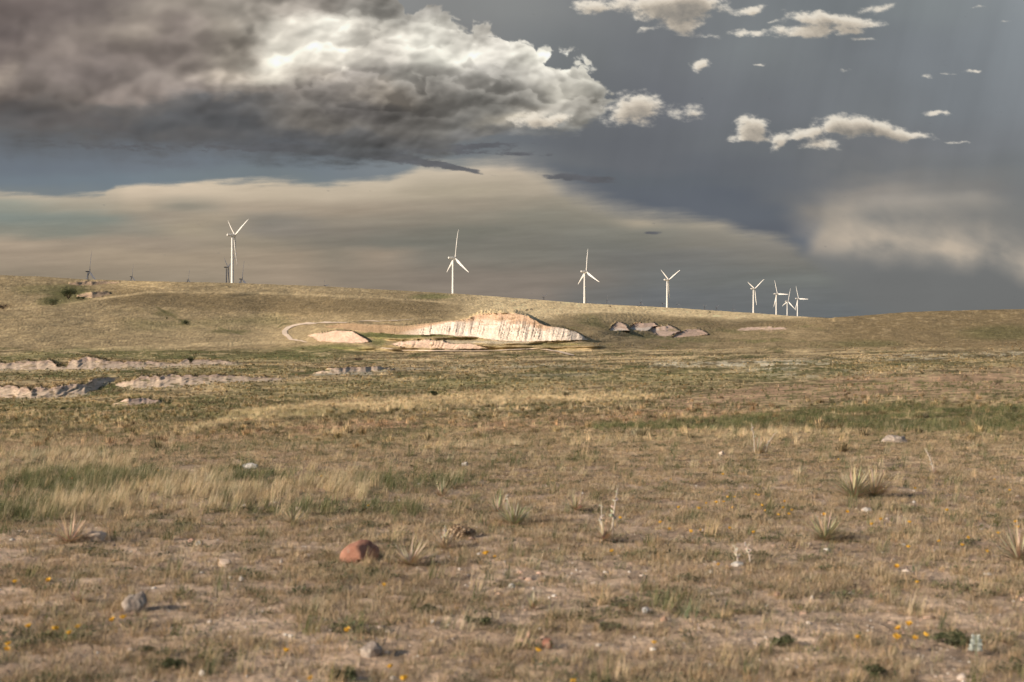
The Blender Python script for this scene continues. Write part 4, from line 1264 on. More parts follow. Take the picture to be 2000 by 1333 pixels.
DARKT = [
    (175.6, 531, 42, 2, 36, 'dark wind turbine with an upright blade, leftmost on the horizon'),
    (258.6, 541, 25, 2, 36, 'dark wind turbine with an upright blade, second from the left'),
    (368.6, 547.5, 23.5, 3, 36, 'dark wind turbine with an upright blade, nearest left of the large white turbine'),
    (446, 522.5, 43, 60, 30, 'dark wind turbine half hidden behind the tower of the large white turbine'),
    (473.6, 545.6, 37, 2, 36, 'dark wind turbine with an upright blade, close right of the large white turbine'),
    (635.7, 558.4, 17, -38, 30, 'small dark rotor over the bare ridge left of the pale cliff'),
    (1062.4, 580.8, 18, 60, 25, 'small dark wind turbine with raised blades, left of the third white turbine'),
    (1146.5, 584.5, 13, 5, 25, 'tiny dark wind turbine behind the foot of the third white turbine'),
    (1186.4, 587, 15, 0, 25, 'small dark wind turbine just right of the third white turbine'),
    (1252.5, 591, 15, 4, 25, 'small dark wind turbine midway between the third and fourth white turbines'),
    (1294.4, 592.8, 12.5, -30, 25, 'tiny dark wind turbine just left of the fourth white tower'),
    (1323, 595.5, 10.5, -28, 25, 'tiny dark wind turbine just right of the fourth white tower'),
    (1376.4, 599.8, 11, 60, 25, 'tiny dark wind turbine, leftmost of three specks before the right-hand white cluster'),
    (1399.5, 600.5, 10, 60, 25, 'tiny dark wind turbine, middle of three specks before the right-hand white cluster'),
    (1432, 602.9, 8.5, 0, 25, 'tiny dark wind turbine, rightmost of three specks before the right-hand white cluster'),
]


def far_ground(px, D):
    i = int(np.clip(np.searchsorted(colx, px), 1, nx - 1))
    return float(np.interp(D, np.maximum.accumulate(wy[i]), wz[i]))


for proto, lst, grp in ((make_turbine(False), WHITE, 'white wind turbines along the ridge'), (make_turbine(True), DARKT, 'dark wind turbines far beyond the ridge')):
    for n_, (hx, hy, lp, phi, yaw, lab) in enumerate(lst):
        o = proto if n_ == 0 else copy_tree(proto)
        D = 45.0 * F / lp
        hz = (HY - hy) / F * D
        yr = math.radians(yaw)
        # hub sits 4.2 m ahead of the tower axis
        x0 = (hx - 1000) / F * D - 4.2 * math.cos(yr)
        y0 = D - 4.2 * math.sin(yr)
        gz = far_ground(hx, D)
        o.location = (x0, y0, hz - 80)
        o.rotation_euler = (0, 0, yr)
        tag(o, lab, 'wind turbine', grp)
        k = 0
        for ch in o.children:
            if ch.name.startswith('blade'):
                # local +X is forward (away from us): clockwise seen from behind
                ch.rotation_euler = (math.radians(phi + 120 * k), 0, 0); k += 1
            if ch.name.startswith('tower'):
                drop = (hz - 80) - gz
                if drop > 0.5 and drop < 60:
                    ch.scale = (1, 1, (78.2 + drop + 1) / 78.2); ch.location = (0, 0, -drop - 1)


# ------------------------------------------------------------------ rocks
def rock_mat(name, c1, c2, lichen=None):
    m, b = new_mat(name)
    tc = b.n('ShaderNodeTexCoord').outputs['Object']
    n = b.noise(tc, 9, 8, .7)
    c = b.mix(b.step(n, .35, .65), c1, c2)
    n2 = b.noise(tc, 26, 5, .7)
    if lichen: c = b.mix(b.step(n2, .55, .68), c, lichen)
    bp = b.n('ShaderNodeBump'); bp.inputs['Strength'].default_value = .8; bp.inputs['Distance'].default_value = .012
    b.put(bp.inputs['Height'], b.noise(tc, 22, 8, .7))
    finish(b, c, .9, bp.outputs[0], .1)
    return m


ROCKM = {
    'red': rock_mat('red_sandstone', (.27, .125, .085), (.40, .21, .145), (.34, .235, .18)),
    'tan': rock_mat('tan_stone', (.44, .34, .26), (.58, .47, .37)),
    'grey': rock_mat('grey_stone', (.25, .205, .17), (.40, .34, .285), (.44, .40, .34)),
    'white': rock_mat('white_stone', (.42, .38, .33), (.58, .54, .48), (.40, .33, .26)),
    'bluish': rock_mat('blue_grey_stone', (.36, .36, .35), (.50, .46, .41)),
    'pink': rock_mat('pink_stone', (.46, .28, .20), (.56, .38, .29)),
}


def rock_mesh(seed, sx, sy, sz, rough=.28, sub=4, crag=0.0):
    import bmesh
    bm = bmesh.new(); bmesh.ops.create_icosphere(bm, subdivisions=sub, radius=1)
    v = np.array([x.co[:] for x in bm.verts])
    o = seed * 3.17
    n = fbm(v[:, 0] * 1.1 + o, v[:, 1] * 1.1 + v[:, 2] * .9, 2, seed) + fbm(v[:, 2] * 1.3 - o, v[:, 0] * .9 - v[:, 1], 2, seed + 3)
    n2 = fbm(v[:, 0] * 4 + o, v[:, 1] * 4 + v[:, 2] * 3, 3, seed + 5)
    # chop with a few planes for facets
    rr = np.random.default_rng(seed)
    rad = 1 + rough * n + rough * .35 * n2
    p = v * rad[:, None]
    for k in range(9):
        d = rr.normal(size=3); d /= np.linalg.norm(d); lim = rr.uniform(.62, .9)
        t_ = p @ d; over = t_ > lim
        p[over] -= np.outer((t_[over] - lim) * .85, d)
    if crag:
        p[:, 2] += crag * np.abs(vnoise(p[:, 0] * 5 + o, p[:, 1] * 5, seed)) * (p[:, 2] > 0)
    p *= np.array([sx, sy, sz])
    for x, c in zip(bm.verts, p): x.co = c
    me = bpy.data.meshes.new('rock'); bm.to_mesh(me); bm.free()
    smooth(me)
    return me


def rock(px, py, wpx, hpx, kind, label, seed, name='rock', sink=.33, group=None, crag=0.0, rough=.28):
    g = ground_at(px, py)
    s = g.y / F
    sx = wpx * s / 2; sz = hpx * s / 2 / (1 - sink * .5)
    me = rock_mesh(seed, sx * 1.1, sx * .9, sz * 1.15, rough, crag=crag)
    me.materials.append(ROCKM[kind])
    o = link(name, me)
    o.location = (g.x, g.y + sx * .5, g.z + sz * (1 - 2 * sink))
    o.rotation_euler = (0, 0, seed * 1.3)
    tag(o, label, 'rock' if name == 'rock' else 'stone', group)


# px, py of the foot; width, height in photo px
rock(697, 1102, 70, 44, 'red', 'reddish sandstone boulder, the largest rock, left of the pale spiky leaves', 3, sink=.15)
rock(182, 1058, 42, 24, 'tan', 'rounded tan rock on the left with a small stone beside it', 5)
rock(233, 1057, 14, 8, 'tan', 'small tan stone just right of the rounded tan rock', 6, 'stone')
rock(262, 1196, 46, 36, 'grey', 'rough grey crusted rock shaped like a stump, lower left', 8, crag=.35, rough=.4)
rock(486, 915, 34, 13, 'bluish', 'flat blue grey and tan slab lying in the straw grass', 9)
rock(908, 912, 13, 11, 'white', 'small white stone standing alone on the brown flat', 10, 'stone')
rock(386, 1066, 14, 11, 'white', 'small white stone beside a flat pinkish one, left of the red boulder', 12, 'stone')
rock(372, 1059, 18, 7, 'pink', 'flat pinkish stone beside a small white one, left of the red boulder', 13, 'stone')
rock(438, 1106, 26, 16, 'tan', 'tan lump of stone below left of the red boulder', 14)
rock(470, 1135, 11, 10, 'white', 'small white stone, right one of the close pair below left of the red boulder', 15, 'stone')
rock(449, 1132, 9, 8, 'white', 'small white stone, left one of the close pair below left of the red boulder', 16, 'stone')
rock(580, 998, 13, 10, 'tan', 'small round tan stone at the edge of the straw grass', 17, 'stone')
rock(723, 1283, 54, 28, 'grey', 'jagged grey crusted rock near the bottom edge, left of centre', 18, crag=.3, rough=.42)
rock(1067, 1268, 24, 22, 'red', 'small reddish rock near the bottom edge, right of centre', 19)
rock(1033, 1246, 12, 13, 'pink', 'little pink stone above left of the small reddish rock', 20, 'stone')
rock(393, 1322, 14, 13, 'white', 'rounded pale stone close to the bottom edge on the left', 21, 'stone')
rock(1750, 866, 44, 17, 'grey', 'pale crusted mound at the edge of the green strip on the right', 22, crag=.4, rough=.4)
rock(1411, 890, 18, 11, 'tan', 'small tan rock on the brown flat left of the dead stalks', 23, 'stone')
rock(1442, 1107, 22, 13, 'bluish', 'pale blue grey stone under two leaning dead sticks', 24)
rock(1389, 1120, 12, 9, 'white', 'small white stone left of the blue grey stone', 25, 'stone')
rock(1766, 1068, 14, 6, 'white', 'small flat white stone right of the green yucca', 26, 'stone')
rock(1695, 1000, 22, 9, 'white', 'flat white stone below the big straw coloured yucca', 27, 'stone')
rock(449, 1247, 9, 8, 'white', 'small white pebble above the bottom left soil patch', 28, 'stone')
rock(567, 1246, 11, 9, 'white', 'small white pebble right of a grey one', 29, 'stone')
rock(1263, 1198, 20, 12, 'bluish', 'pale stone in the bare soil, lower right of centre', 30)
rock(1297, 1214, 14, 12, 'pink', 'pink stone beside the pale stone in the bare soil', 31, 'stone')
rock(844, 1218, 10, 9, 'white', 'small white stone left of the dark green cushion', 33, 'stone')
rock(1000, 1148, 14, 9, 'white', 'small pale stone below the pair of yellow flowers', 34, 'stone')
rock(548, 1100, 9, 8, 'white', 'small white pebble left of the red boulder', 35, 'stone')
rock(1520, 1166, 16, 10, 'pink', 'pinkish stone in the soil strip on the right', 36, 'stone')
rock(1588, 1170, 9, 9, 'white', 'white pebble right of the pinkish stone', 37, 'stone')
rock(700, 1300, 10, 8, 'tan', 'tan pebble just below the jagged grey rock', 38, 'stone')


# loose pebbles, uncountable
def pebbles():
    pk = []
    r = np.random.default_rng(77)
    w_ = area * okc * (Dc_ < 22) * cz(1 - .7 * patch) * (Yc > 880)
    cum = np.cumsum(w_.ravel()); n = 6800
    i, j = np.unravel_index(np.searchsorted(cum, r.random(n) * cum[-1]), w_.shape)
    import bmesh
    bm = bmesh.new(); bmesh.ops.create_icosphere(bm, subdivisions=1, radius=1)
    bv = np.array([v.co[:] for v in bm.verts]); bf = np.array([[v.index for v in f.verts] for f in bm.faces]); bm.free()
    sz = r.uniform(.004, .011, n) * (1 + 2.0 * (r.random(n) < .06))
    V = []; cols_ = []
    pal = np.array([[.55, .47, .40], [.42, .30, .23], [.62, .58, .52], [.33, .27, .23], [.50, .34, .26]])
    jit = 1 + r.uniform(-.3, .3, (n, len(bv), 1))
    sc3 = np.stack([sz * r.uniform(.8, 1.4, n), sz * r.uniform(.8, 1.4, n), sz * r.uniform(.5, .9, n)], -1)
    P = np.stack([wx[i, j], wy[i, j], wz[i, j]], -1) + np.array([0, 0, .001])
    V = (bv[None] * jit * sc3[:, None]) + P[:, None]
    Fc = (bf[None] + (np.arange(n) * len(bv))[:, None, None]).reshape(-1, 3)
    me = bpy.data.meshes.new('pebbles'); 
    me.vertices.add(n * len(bv)); me.vertices.foreach_set('co', V.astype(np.float32).ravel())
    me.loops.add(len(Fc) * 3); me.loops.foreach_set('vertex_index', Fc.astype(np.int32).ravel())
    me.polygons.add(len(Fc)); me.polygons.foreach_set('loop_start', np.arange(0, len(Fc) * 3, 3, dtype=np.int32)); me.polygons.foreach_set('loop_total', np.full(len(Fc), 3, np.int32))
    me.update(calc_edges=True)
    vcolor(me, 'shade', np.repeat(pal[r.integers(0, len(pal), n)] * r.uniform(.8, 1.15, (n, 1)), len(bv), 0))
    me.materials.append(plain_mat('pebble_stone', (1, 1, 1), .9, .15, 60, .1, 0, True))
    tag(link('pebbles', me), 'loose pebbles and crumbs scattered over bare soil', 'pebbles', kind='stuff')


pebbles()


# ------------------------------------------------------------------ yuccas and other single plants
def rosette(n, L, spread, dead, seed, w=.010, flat=0.0):
    r = random.Random(seed); p = Pack()
    for i in range(int(n * 2.0)):
        a = r.uniform(0, 6.28)
        lean = min(spread, 1.2) * r.random() ** .5 + .06
        dd = r.random() < dead + .2
        c = (r.uniform(.48, .62), r.uniform(.38, .50), r.uniform(.26, .35)) if dd else (r.uniform(.32, .42), r.uniform(.33, .41), r.uniform(.19, .26))
        if dd: lean = min(1.22, lean * 1.15 + flat)
        l_ = L * r.uniform(.6, 1.08)
        vs, fs = blade_strip((math.cos(a) * .01, math.sin(a) * .01, 0.022), a, lean, l_, w * r.uniform(.7, 1.2), r.uniform(-.05, .2 if not dd else .3), 4)
        p.add(vs, fs, c)
    return p.mesh('leaves')


def stalk(h, r0, lean, seed, pods=True, c=(.60, .53, .44)):
    r = random.Random(seed); p = Pack()
    pts = []; x = 0; rad = []
    for i in range(7):
        t_ = i / 6; pts.append((lean * h * t_ * t_, r.uniform(-.004, .004), h * t_)); rad.append(r0 * (1 - .75 * t_))
    tube(p, pts, rad, 7, c)
    if pods:
        for k in range(int(16)):
            t_ = r.uniform(.35, .98); a = r.uniform(0, 6.28); b0 = Vector((lean * h * t_ * t_, 0, h * t_))
            d = Vector((math.cos(a), math.sin(a), .7)).normalized()
            s = r0 * r.uniform(1.2, 2.0) * (1.1 - t_ * .6)
            tube(p, [b0 + d * s * .3, b0 + d * s * 1.2, b0 + d * s * 2.2, b0 + d * s * 2.9], [s * .2, s * .5, s * .45, s * .1], 5, tuple(v * r.uniform(.8, 1.1) for v in c))
    me = p.mesh('flower_stalk'); smooth(me); return me


def yucca(px, py, wpx, n, dead, label, seed, stalks=(), spread=1.25, flat=0.0, name='yucca', group='yuccas on the near ground'):
    g = ground_at(px, py); s = g.y / F
    r = bpy.data.objects.new(name, None); C.objects.link(r); r.location = g
    L = wpx * s / 2 / .62
    link('leaves', rosette(n, L, spread, dead, seed, max(.011, L * .052), flat), r, M_LEAF)
    for k, (dx, hpx, lean) in enumerate(stalks):
        o = link('flower_stalk', stalk(hpx * s, .0075 + hpx * s * .012, lean, seed + k + 5), r, M_LEAF)
        o.location = (dx * s, 0, 0)
    tag(r, label, 'yucca', group)


yucca(1004, 1026, 84, 70, .25, 'green yucca with a single thick pale dead stalk rising from it', 1, [(-8, 62, -.12)])
yucca(1180, 1056, 62, 80, .85, 'straw coloured yucca with two tall bleached stalks', 2, [(-4, 72, -.02), (16, 104, .10)], 1.35)
yucca(868, 1072, 64, 50, .8, 'pale withered yucca with one short dead stalk, right of the red boulder', 3, [(0, 48, .03)], 1.4)
yucca(800, 1106, 96, 56, .8, 'pale spiky leaves fanned out low beside the red boulder', 4, [], 1.5, .1)
yucca(1612, 1056, 86, 80, .35, 'green and straw yucca beside bare soil, below the biggest one', 5)
yucca(1668, 974, 92, 90, .45, 'biggest green yucca, growing against a dry straw clump', 6)
yucca(1708, 972, 84, 120, 1.0, 'dry straw coloured yucca clump leaning on the biggest green one', 7, [], 1.25)
yucca(1993, 1100, 110, 90, .6, 'large yellowish yucca cut off by the right edge', 8)
yucca(862, 972, 50, 50, .4, 'small green yucca in the short grass above centre', 9)
yucca(1124, 998, 56, 54, .7, 'small straw yucca between the single stalk and the twin stalks', 10, [], 1.4)
yucca(972, 1004, 62, 44, .6, 'loose straw yucca behind the single stalk one', 21, [], 1.3)
yucca(572, 1026, 60, 40, .7, 'sparse straw yucca at the end of the tall grass band', 11, [], 1.2)
yucca(134, 1060, 90, 50, .9, 'sprawling straw yucca left of the rounded tan rock', 12, [], 1.45)
yucca(1482, 886, 52, 46, .5, 'distant yucca with thin upright stalks beside the green strip', 13, [(-8, 60, -.1), (14, 44, .5)])
yucca(1826, 926, 40, 26, .9, 'thin yucca with a tall leaning dead stick on the right', 14, [(-2, 52, -.35)], 1.3)
yucca(150, 1178, 50, 34, .9, 'low withered yucca above the orange flowers at lower left', 15, [], 1.4)
yucca(1462, 1104, 30, 20, .9, 'withered yucca with two leaning dead sticks by the blue grey stone', 16, [(-20, 40, -.2), (4, 46, -.2)], 1.4)
yucca(1040, 1192, 44, 36, .4, 'small thin yucca tuft in the bare soil below centre', 17, [], .8)


def leafy(name, px, py, wpx, hpx, cols2, label, cat, seed, n=500, leaf=.08, stem=True, group=None):
    """rounded bush: clumps of small leaves on branching stems"""
    g = ground_at(px, py); s = g.y / F
    W = wpx * s / 2; H = hpx * s
    r = random.Random(seed)
    root = bpy.data.objects.new(name, None); C.objects.link(root); root.location = g
    cent = [(r.uniform(-.62, .62) * W, r.uniform(-.5, .5) * W, r.uniform(.3, .75) * H, r.uniform(.26, .45)) for _ in range(9)]
    p = Pack()
    for i in range(n):
        cx, cy, cz_, q = cent[i % len(cent)]
        v = Vector((r.gauss(0, 1), r.gauss(0, 1), r.gauss(0, 1))).normalized() * (r.random() ** .4)
        c0 = Vector((cx + v.x * q * W, cy + v.y * q * W, max(.02 * H, cz_ + v.z * q * H * .75)))
        L = leaf * H * r.uniform(.6, 1.3)
        d = Vector((r.gauss(0, 1), r.gauss(0, 1), r.gauss(.3, 1))).normalized(); sd_ = d.orthogonal().normalized() * .35
        c = cols2[0] if r.random() < .6 else cols2[1]
        k = r.uniform(.75, 1.25)
        p.add([c0, c0 + (d * .5 + sd_) * L, c0 + d * L, c0 + (d * .5 - sd_) * L], [(0, 1, 2, 3)], tuple(x * k for x in c))
    link('leaves' if H < 3 else 'crown', p.mesh('leaves'), root, M_LEAF)
    p = Pack()
    for cx, cy, cz_, q in cent:
        tube(p, [(0, 0, -.03 * H), (cx * .4, cy * .4, cz_ * .45), (cx, cy, cz_)], [.035 * H, .025 * H, .008 * H], 5, (.20, .15, .11))
    link('stems', p.mesh('stems'), root, M_LEAF)
    tag(root, label, cat, group)


DKG = [(.035, .042, .022), (.06, .07, .03)]
MDG = [(.075, .085, .04), (.13, .135, .07)]
leafy('shrub', 850, 775, 20, 13, DKG, 'single dark round shrub standing out on the edge of the straw band', 'shrub', 1, 900, .10)
leafy('shrub', 1105, 776, 14, 12, [(.10, .09, .05), (.16, .14, .08)], 'thin brown green shrub on the straw band right of the dark one', 'shrub', 2, 300, .12)
leafy('shrub', 700, 705, 26, 7, [(.09, .065, .045), (.14, .10, .07)], 'low reddish brown shrub below the cliff basin', 'shrub', 3, 500, .14)
leafy('thicket', 134, 583, 34, 24, MDG, 'biggest dark green thicket in the hollow of the left hillside', 'bushes', 4, 1500, .07)
leafy('thicket', 102, 596, 30, 14, MDG, 'low green thicket left of the biggest one on the left hillside', 'bushes', 5, 1000, .09)
leafy('thicket', 158, 587, 22, 8, DKG, 'small dark thicket touching the right side of the biggest one', 'bushes', 6, 500, .12)
leafy('thicket', 6, 604, 26, 10, [(.10, .075, .05), (.14, .10, .07)], 'brown thicket at the left edge of the hillside', 'bushes', 7, 600, .12)
leafy('thicket', 365, 634, 13, 9, DKG, 'small dark bush in the slanting gully of the left hillside', 'bushes', 8, 400, .14)
leafy('thicket', 326, 623, 6, 4, MDG, 'tiny green bush above left of the gully bush', 'bushes', 9, 250, .18)
leafy('shrub', 372, 710, 12, 13, DKG, 'dark shrub in the notch of the upper left badlands', 'shrub', 10, 400, .13)
leafy('shrub', 1192, 599, 9, 3, [(.12, .08, .06), (.16, .11, .08)], 'reddish brown low shrub on the straw ridge', 'shrub', 11, 200, .2)
leafy('shrub', 1387, 611, 5, 3.2, DKG, 'tiny dark shrub on the straw ridge right of the fourth white turbine', 'shrub', 12, 200, .2)
leafy('shrub', 123, 801, 14, 7, DKG, 'dark low shrub near the left badlands foot', 'shrub', 13, 350, .14)
leafy('shrub', 1985, 806, 26, 16, MDG, 'green shrub by the right edge above the green strip', 'shrub', 14, 600, .09)
leafy('shrub', 1945, 751, 30, 14, [(.13, .115, .07), (.20, .17, .10)], 'brown green shrub on the red soil shelf at right', 'shrub', 15, 500, .09)
for k_, (px, py, w_, h_, lab) in enumerate([
        (930, 1222, 62, 26, 'dark green leafy cushion in the bare soil below centre'),
        (1530, 1264, 56, 30, 'dark green leafy cushion at lower right, left of the orange flower'),
        (1860, 1262, 100, 34, 'wide green leafy cushion left of the white woolly flower'),
        (340, 1312, 56, 32, 'dark green leafy cushion near the bottom left edge'),
        (1720, 1326, 74, 34, 'green leafy cushion cut by the bottom edge on the right'),
        (670, 1330, 70, 34, 'dark leafy cushion cut by the bottom edge left of centre'),
        (285, 1276, 34, 18, 'small olive leafy cushion at lower left'),
        (835, 1196, 50, 22, 'olive leafy cushion left of the dark one below centre'),
        (1190, 1232, 60, 24, 'olive leafy cushion in the soil right of centre')]):
    leafy('low_plant', px, py, w_, h_ * .8, MDG if k_ < 6 else [(.13, .13, .07), (.2, .19, .11)], lab, 'plant', 40 + k_, 520, .22, group='leafy cushions in the near soil')
# round dry grass hummock
leafy('grass_hummock', 905, 1050, 62, 24, [(.50, .38, .26), (.42, .31, .20)], 'round dry brown hummock above the withered yucca', 'hummock', 60, 1800, .22)


# white woolly flower spike
def woolly():
    g = ground_at(1908, 1283); s = g.y / F
    root = bpy.data.objects.new('white_flower', None); C.objects.link(root); root.location = g
    H = 42 * s; p = Pack(); tube(p, [(0, 0, -.005), (.002, 0, H * .5), (0, 0, H * .95)], [.003, .0025, .0015], 6, (.3, .34, .22))
    link('stem', p.mesh('stem'), root, M_LEAF)
    r = random.Random(5); p = Pack()
    for i in range(230):
        t_ = r.random(); a = r.uniform(0, 6.28); z = H * (.30 + .68 * t_); q = 11 * s * (1 - .55 * t_) * r.uniform(.5, 1)
        c0 = Vector((math.cos(a) * q, math.sin(a) * q, z)); L = 5.0 * s * r.uniform(.7, 1.2)
        d = Vector((math.cos(a), math.sin(a), r.uniform(-.2, 1))).normalized(); sv = d.orthogonal().normalized() * .5
        p.add([c0, c0 + (d * .5 + sv) * L, c0 + d * L, c0 + (d * .5 - sv) * L], [(0, 1, 2, 3)], (.62, .66, .60))
    link('flower_head', p.mesh('flower_head'), root, M_LEAF)
    tag(root, 'whitish green woolly flower spike in the lower right corner', 'flower')


woolly()


# ------------------------------------------------------------------ yellow flowers
def flower_meshes(col_):
    p = Pack()
    tube(p, [(0, 0, -.01), (.004, .002, .03), (0, 0, .06)], [.0014, .0012, .0011], 5, (.17, .19, .08))
    for a in (.3, 2.2, 4.4):
        p.add(*blade_strip((0, 0, .002), a, .9, .035, .006, .4), (.16, .18, .08))
    stem = p.mesh('stem')
    p = Pack()
    for k in range(6):      # cupped petals
        a = k * 2 * math.pi / 6; d = Vector((math.cos(a), math.sin(a), 0)); sv = Vector((-math.sin(a), math.cos(a), 0))
        P = lambda u, v, z: d * u + sv * v + Vector((0, 0, z))
        p.add([P(0, 0, .06), P(.008, .006, .063), P(.015, .0085, .071), P(.018, 0, .078), P(.015, -.0085, .071), P(.008, -.006, .063)], [(0, 1, 2, 3, 4, 5)], col_)
    for k in range(5):
        a = k * 2 * math.pi / 5 + .3; d = Vector((math.cos(a), math.sin(a), 0)); sv = Vector((-math.sin(a), math.cos(a), 0))
        P = lambda u, v, z: d * u + sv * v + Vector((0, 0, z))
        p.add([P(0, 0, .061), P(.005, .005, .068), P(.007, 0, .081), P(.005, -.005, .068)], [(0, 1, 2, 3)], tuple(x * .95 for x in col_))
    head = p.mesh('petals')
    p = Pack(); tube(p, [(0, 0, .058), (0, 0, .066)], [.004, .0035], 6, (.35, .2, .03))
    mid = p.mesh('flower_centre')
    for me in (stem, head, mid): me.materials.append(M_LEAF)
    return stem, head, mid


def make_flower(colr):
    r = bpy.data.objects.new('wildflower', None); C.objects.link(r)
    st, hd, md = flower_meshes(colr)
    link('stem', st, r); h = link('petals', hd, r); link('flower_centre', md, r)
    return r


FL = [(26, 1137), (100, 1133), (57, 1224), (114, 1226), (109, 1231), (158, 1225), (138, 1237), (229, 1213), (240, 1211), (10, 1263), (19, 1257), (551, 1272), (688, 1234), (618, 1321), (310, 919), (631, 929),
      (955, 1091), (969, 1086), (749, 1140), (767, 1303), (796, 1330), (1276, 1253), (1119, 1329), (1328, 993), (1348, 1037), (1293, 1021), (1209, 1011), (1197, 1077), (1042, 1272), (1310, 936), (722, 988), (1305, 1028),
      (1418, 969), (1432, 970), (1413, 980), (1400, 982), (1382, 983), (1477, 965), (1484, 966), (1483, 987), (1490, 994), (1535, 991), (1549, 995), (1537, 1002), (1516, 1005), (1534, 977), (1361, 995), (1423, 1029), (1479, 1039),
      (1349, 1037), (1373, 1033), (1611, 1005), (1653, 998), (1638, 897), (1725, 1013), (1707, 1025), (1776, 1021), (1786, 954), (1855, 997), (1973, 958), (1945, 936), (1837, 1054), (1884, 1048), (1878, 1066), (1925, 1075),
      (1951, 1042), (1986, 1030), (1991, 1018), (1775, 1070), (1795, 1136), (1744, 1252), (1784, 1245), (1800, 1240), (1778, 1223), (1766, 1228), (1675, 1244), (1582, 1330), (1752, 1106), (1413, 926), (1436, 988), (1410, 1099)]
fy = make_flower((.78, .47, .07))
rf = random.Random(3)
AREAS = [(lambda x, y: x < 260 and y > 1100, 'yellow wildflower in the loose group at the lower left', 'yellow flowers at lower left'),
         (lambda x, y: 940 < x < 980 and 1080 < y < 1100, None, 'pair of yellow flowers'),
         (lambda x, y: x > 1640 and y > 1200, 'yellow wildflower near the green cushions at lower right', 'yellow flowers at lower right'),
         (lambda x, y: 1280 < x < 1560 and y < 1060, 'yellow wildflower in the dense scatter between the twin stalks and the green yucca', 'yellow flowers in the dense scatter'),
         (lambda x, y: x >= 1560 and y < 1150, 'yellow wildflower in the short grass of the right side', 'yellow flowers on the right'),
         (lambda x, y: True, 'single yellow wildflower scattered in the middle ground cover', 'scattered yellow flowers')]
for k, (px, py) in enumerate(FL):
    o = fy if k == 0 else copy_tree(fy)
    # the head is 7 cm above the foot: find the foot row
    yb = py + 14
    for _ in range(3):
        g = ground_at(px, yb); yb = py + .072 * F / g.y
    g = ground_at(px, yb)
    o.location = g; o.rotation_euler = (rf.uniform(-.35, .35) + .25, rf.uniform(-.3, .3), rf.uniform(0, 6.28))
    s_ = rf.uniform(.95, 1.35) * (1.35 if (px, py) in ((955, 1091), (1744, 1252)) else 1)
    o.scale = (s_,) * 3
    for f, lab, grp in AREAS:
        if f(px, py):
            if lab is None:
                lab = 'larger left flower of the yellow pair below centre' if px < 960 else 'smaller right flower of the yellow pair below centre'
            tag(o, lab, 'flower', grp); break
red = make_flower((.55, .12, .04)); g = ground_at(138, 945); red.location = g; red.scale = (1.5,) * 3
tag(red, 'single red flower in the dark green grass on the left', 'flower')


# ------------------------------------------------------------------ two cattle on the straw ridge
def cow_mesh():
    me = bpy.data.meshes.new('cow')
    V = [(0, 0, 1.15), (-.6, 0, 1.18), (.6, 0, 1.2), (1.0, 0, 1.3), (1.35, 0, 1.15), (1.65, 0, .92),
         (-.75, .22, .95), (-.8, .24, .5), (-.78, .24, .04), (-.75, -.22, .95), (-.8, -.24, .5), (-.78, -.24, .04),
         (.7, .2, .9), (.72, .22, .45), (.7, .22, .04), (.7, -.2, .9), (.72, -.22, .45), (.7, -.22, .04), (-1.0, 0, 1.15), (-1.08, 0, .6), (1.3, .22, 1.28), (1.3, -.22, 1.28)]
    E = [(0, 1), (0, 2), (2, 3), (3, 4), (4, 5), (1, 6), (6, 7), (7, 8), (1, 9), (9, 10), (10, 11), (2, 12), (12, 13), (13, 14), (2, 15), (15, 16), (16, 17), (1, 18), (18, 19), (4, 20), (4, 21)]
    rad = [.42, .38, .40, .26, .19, .13, .2, .1, .08, .2, .1, .08, .16, .09, .08, .16, .09, .08, .06, .04, .06, .06]
    me.from_pydata(V, E, [])
    o = bpy.data.objects.new('cow', me); C.objects.link(o)
    o.modifiers.new('skin', 'SKIN')
    for i, r_ in enumerate(rad):
        me.skin_vertices[0].data[i].radius = (r_ * .8, r_)
    me.skin_vertices[0].data[0].use_root = True
    o.modifiers.new('sub', 'SUBSURF').levels = 1
    me.materials.append(plain_mat('dark_hide', (.03, .025, .022), .7, .2, 2, .1))
    return o


cow = cow_mesh()
for k, (px, py, rz, lab) in enumerate([(1029, 608, 0.2, 'left one of two dark cattle grazing on the straw slope'), (1038.5, 606.5, 2.8, 'right one of two dark cattle grazing on the straw slope')]):
    o = cow if k == 0 else cow.copy()
    if k: C.objects.link(o)
    o.location = ground_at(px, py); o.rotation_euler = (0, 0, rz); o.scale = (1.25,) * 3
    tag(o, lab, 'cow', 'cattle on the slope')


# ------------------------------------------------------------------ dirt roads draped on the land
def road_mat():
    m, b = new_mat('pale_dirt')
    g = b.n('ShaderNodeNewGeometry').outputs['Position']
    n = b.noise(g, .35, 6, .7)
    finish(b, b.ramp(n, [(.3, (.52, .42, .32)), (.7, (.70, .58, .46))]), .95, None, .05)
    return m


M_ROAD = road_mat()


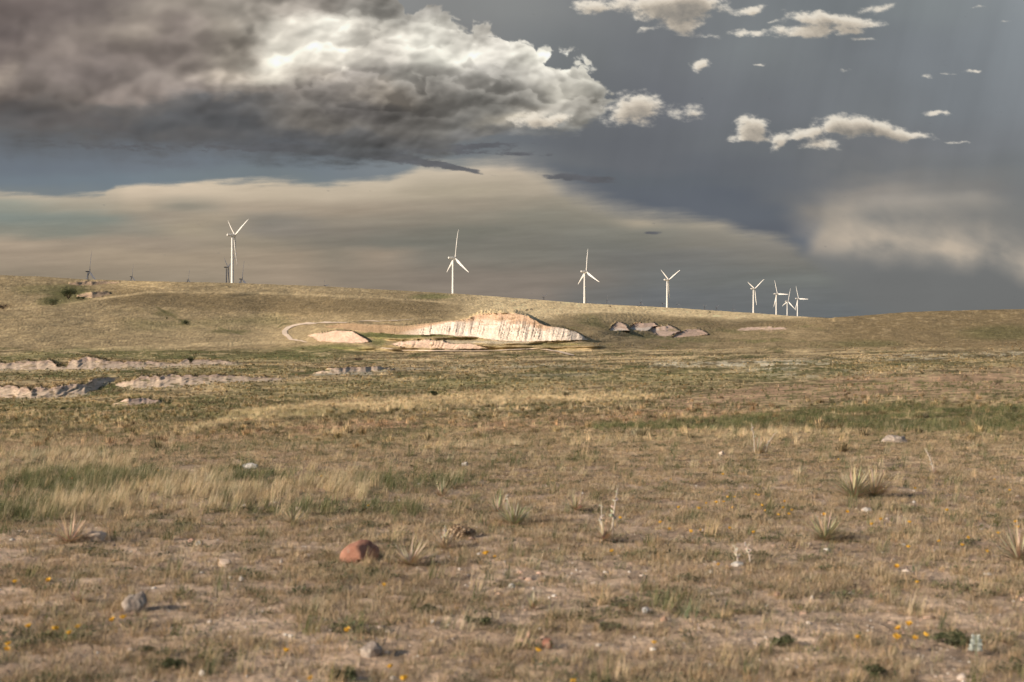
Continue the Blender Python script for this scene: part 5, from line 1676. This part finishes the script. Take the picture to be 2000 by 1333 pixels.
def at_lattice(px, py):
    i = np.interp(px, colx, np.arange(nx)); i0 = int(min(i, nx - 2)); f = i - i0
    out = []
    for ii in (i0, i0 + 1):
        yy_ = Y2[ii, :nfront + nup]; j = np.interp(-py, -yy_, np.arange(len(yy_)))
        j0 = int(min(j, len(yy_) - 2)); fj = j - j0
        out.append(np.array([(a[ii, j0] * (1 - fj) + a[ii, j0 + 1] * fj) for a in (wx, wy, wz)]))
    return out[0] * (1 - f) + out[1] * f


def road(pts, label_name='dirt_road'):
    # pts: px, py, half-width in px rows and columns; resampled finely
    P = []
    for a, b_ in zip(pts[:-1], pts[1:]):
        n = max(2, int(math.hypot(b_[0] - a[0], (b_[1] - a[1]) * 3) / 3))
        for k in range(n):
            t_ = k / n; P.append(tuple(a[q_] * (1 - t_) + b_[q_] * t_ for q_ in range(4)))
    P.append(pts[-1])
    A = np.array(P)
    for _ in range(6): A[1:-1, :2] = A[:-2, :2] * .25 + A[1:-1, :2] * .5 + A[2:, :2] * .25
    vs = []; fs = []
    for i, (x, y, hwx, hwy) in enumerate(A):
        d = A[min(i + 1, len(A) - 1), :2] - A[max(i - 1, 0), :2]
        nrm = np.array([-d[1], d[0]]); nrm = nrm / (np.linalg.norm(nrm) + 1e-9)
        off = np.array([nrm[0] * hwx, nrm[1] * hwy])
        for k in range(5):
            q_ = (k - 2) / 2
            p = at_lattice(x + off[0] * q_, y + off[1] * q_)
            p = p * (1 - .0012) ; vs.append((p[0], p[1], p[2] + .35))
    for i in range(len(A) - 1):
        for k in range(4): fs.append((i * 5 + k, i * 5 + k + 1, (i + 1) * 5 + k + 1, (i + 1) * 5 + k))
    pk = Pack(); pk.add(vs, fs); me = pk.mesh('dirt_road'); smooth(me)
    tag(link(label_name, me, None, M_ROAD), kind='structure')


road([(815, 624.5, 2, .3), (760, 628, 2, .5), (700, 629.5, 3, .7), (650, 630.2, 3, .9), (610, 631.5, 3, 1.1), (578, 635.5, 4, 1.4), (562, 640.5, 5, 1.7), (555, 647, 5.2, 1.9), (557, 655, 5.2, 2.1), (565, 661, 5, 2.0), (582, 666.5, 4, 1.0), (600, 669, 3, .4)])
road([(745, 680.5, 2, .6), (790, 684, 2, .8), (850, 686.2, 2, .8), (930, 687, 2, .7), (1010, 684.5, 2, .7), (1050, 683.3, 2, .8), (1085, 687.5, 3, 1.2), (1122, 695, 3, 1.2)])
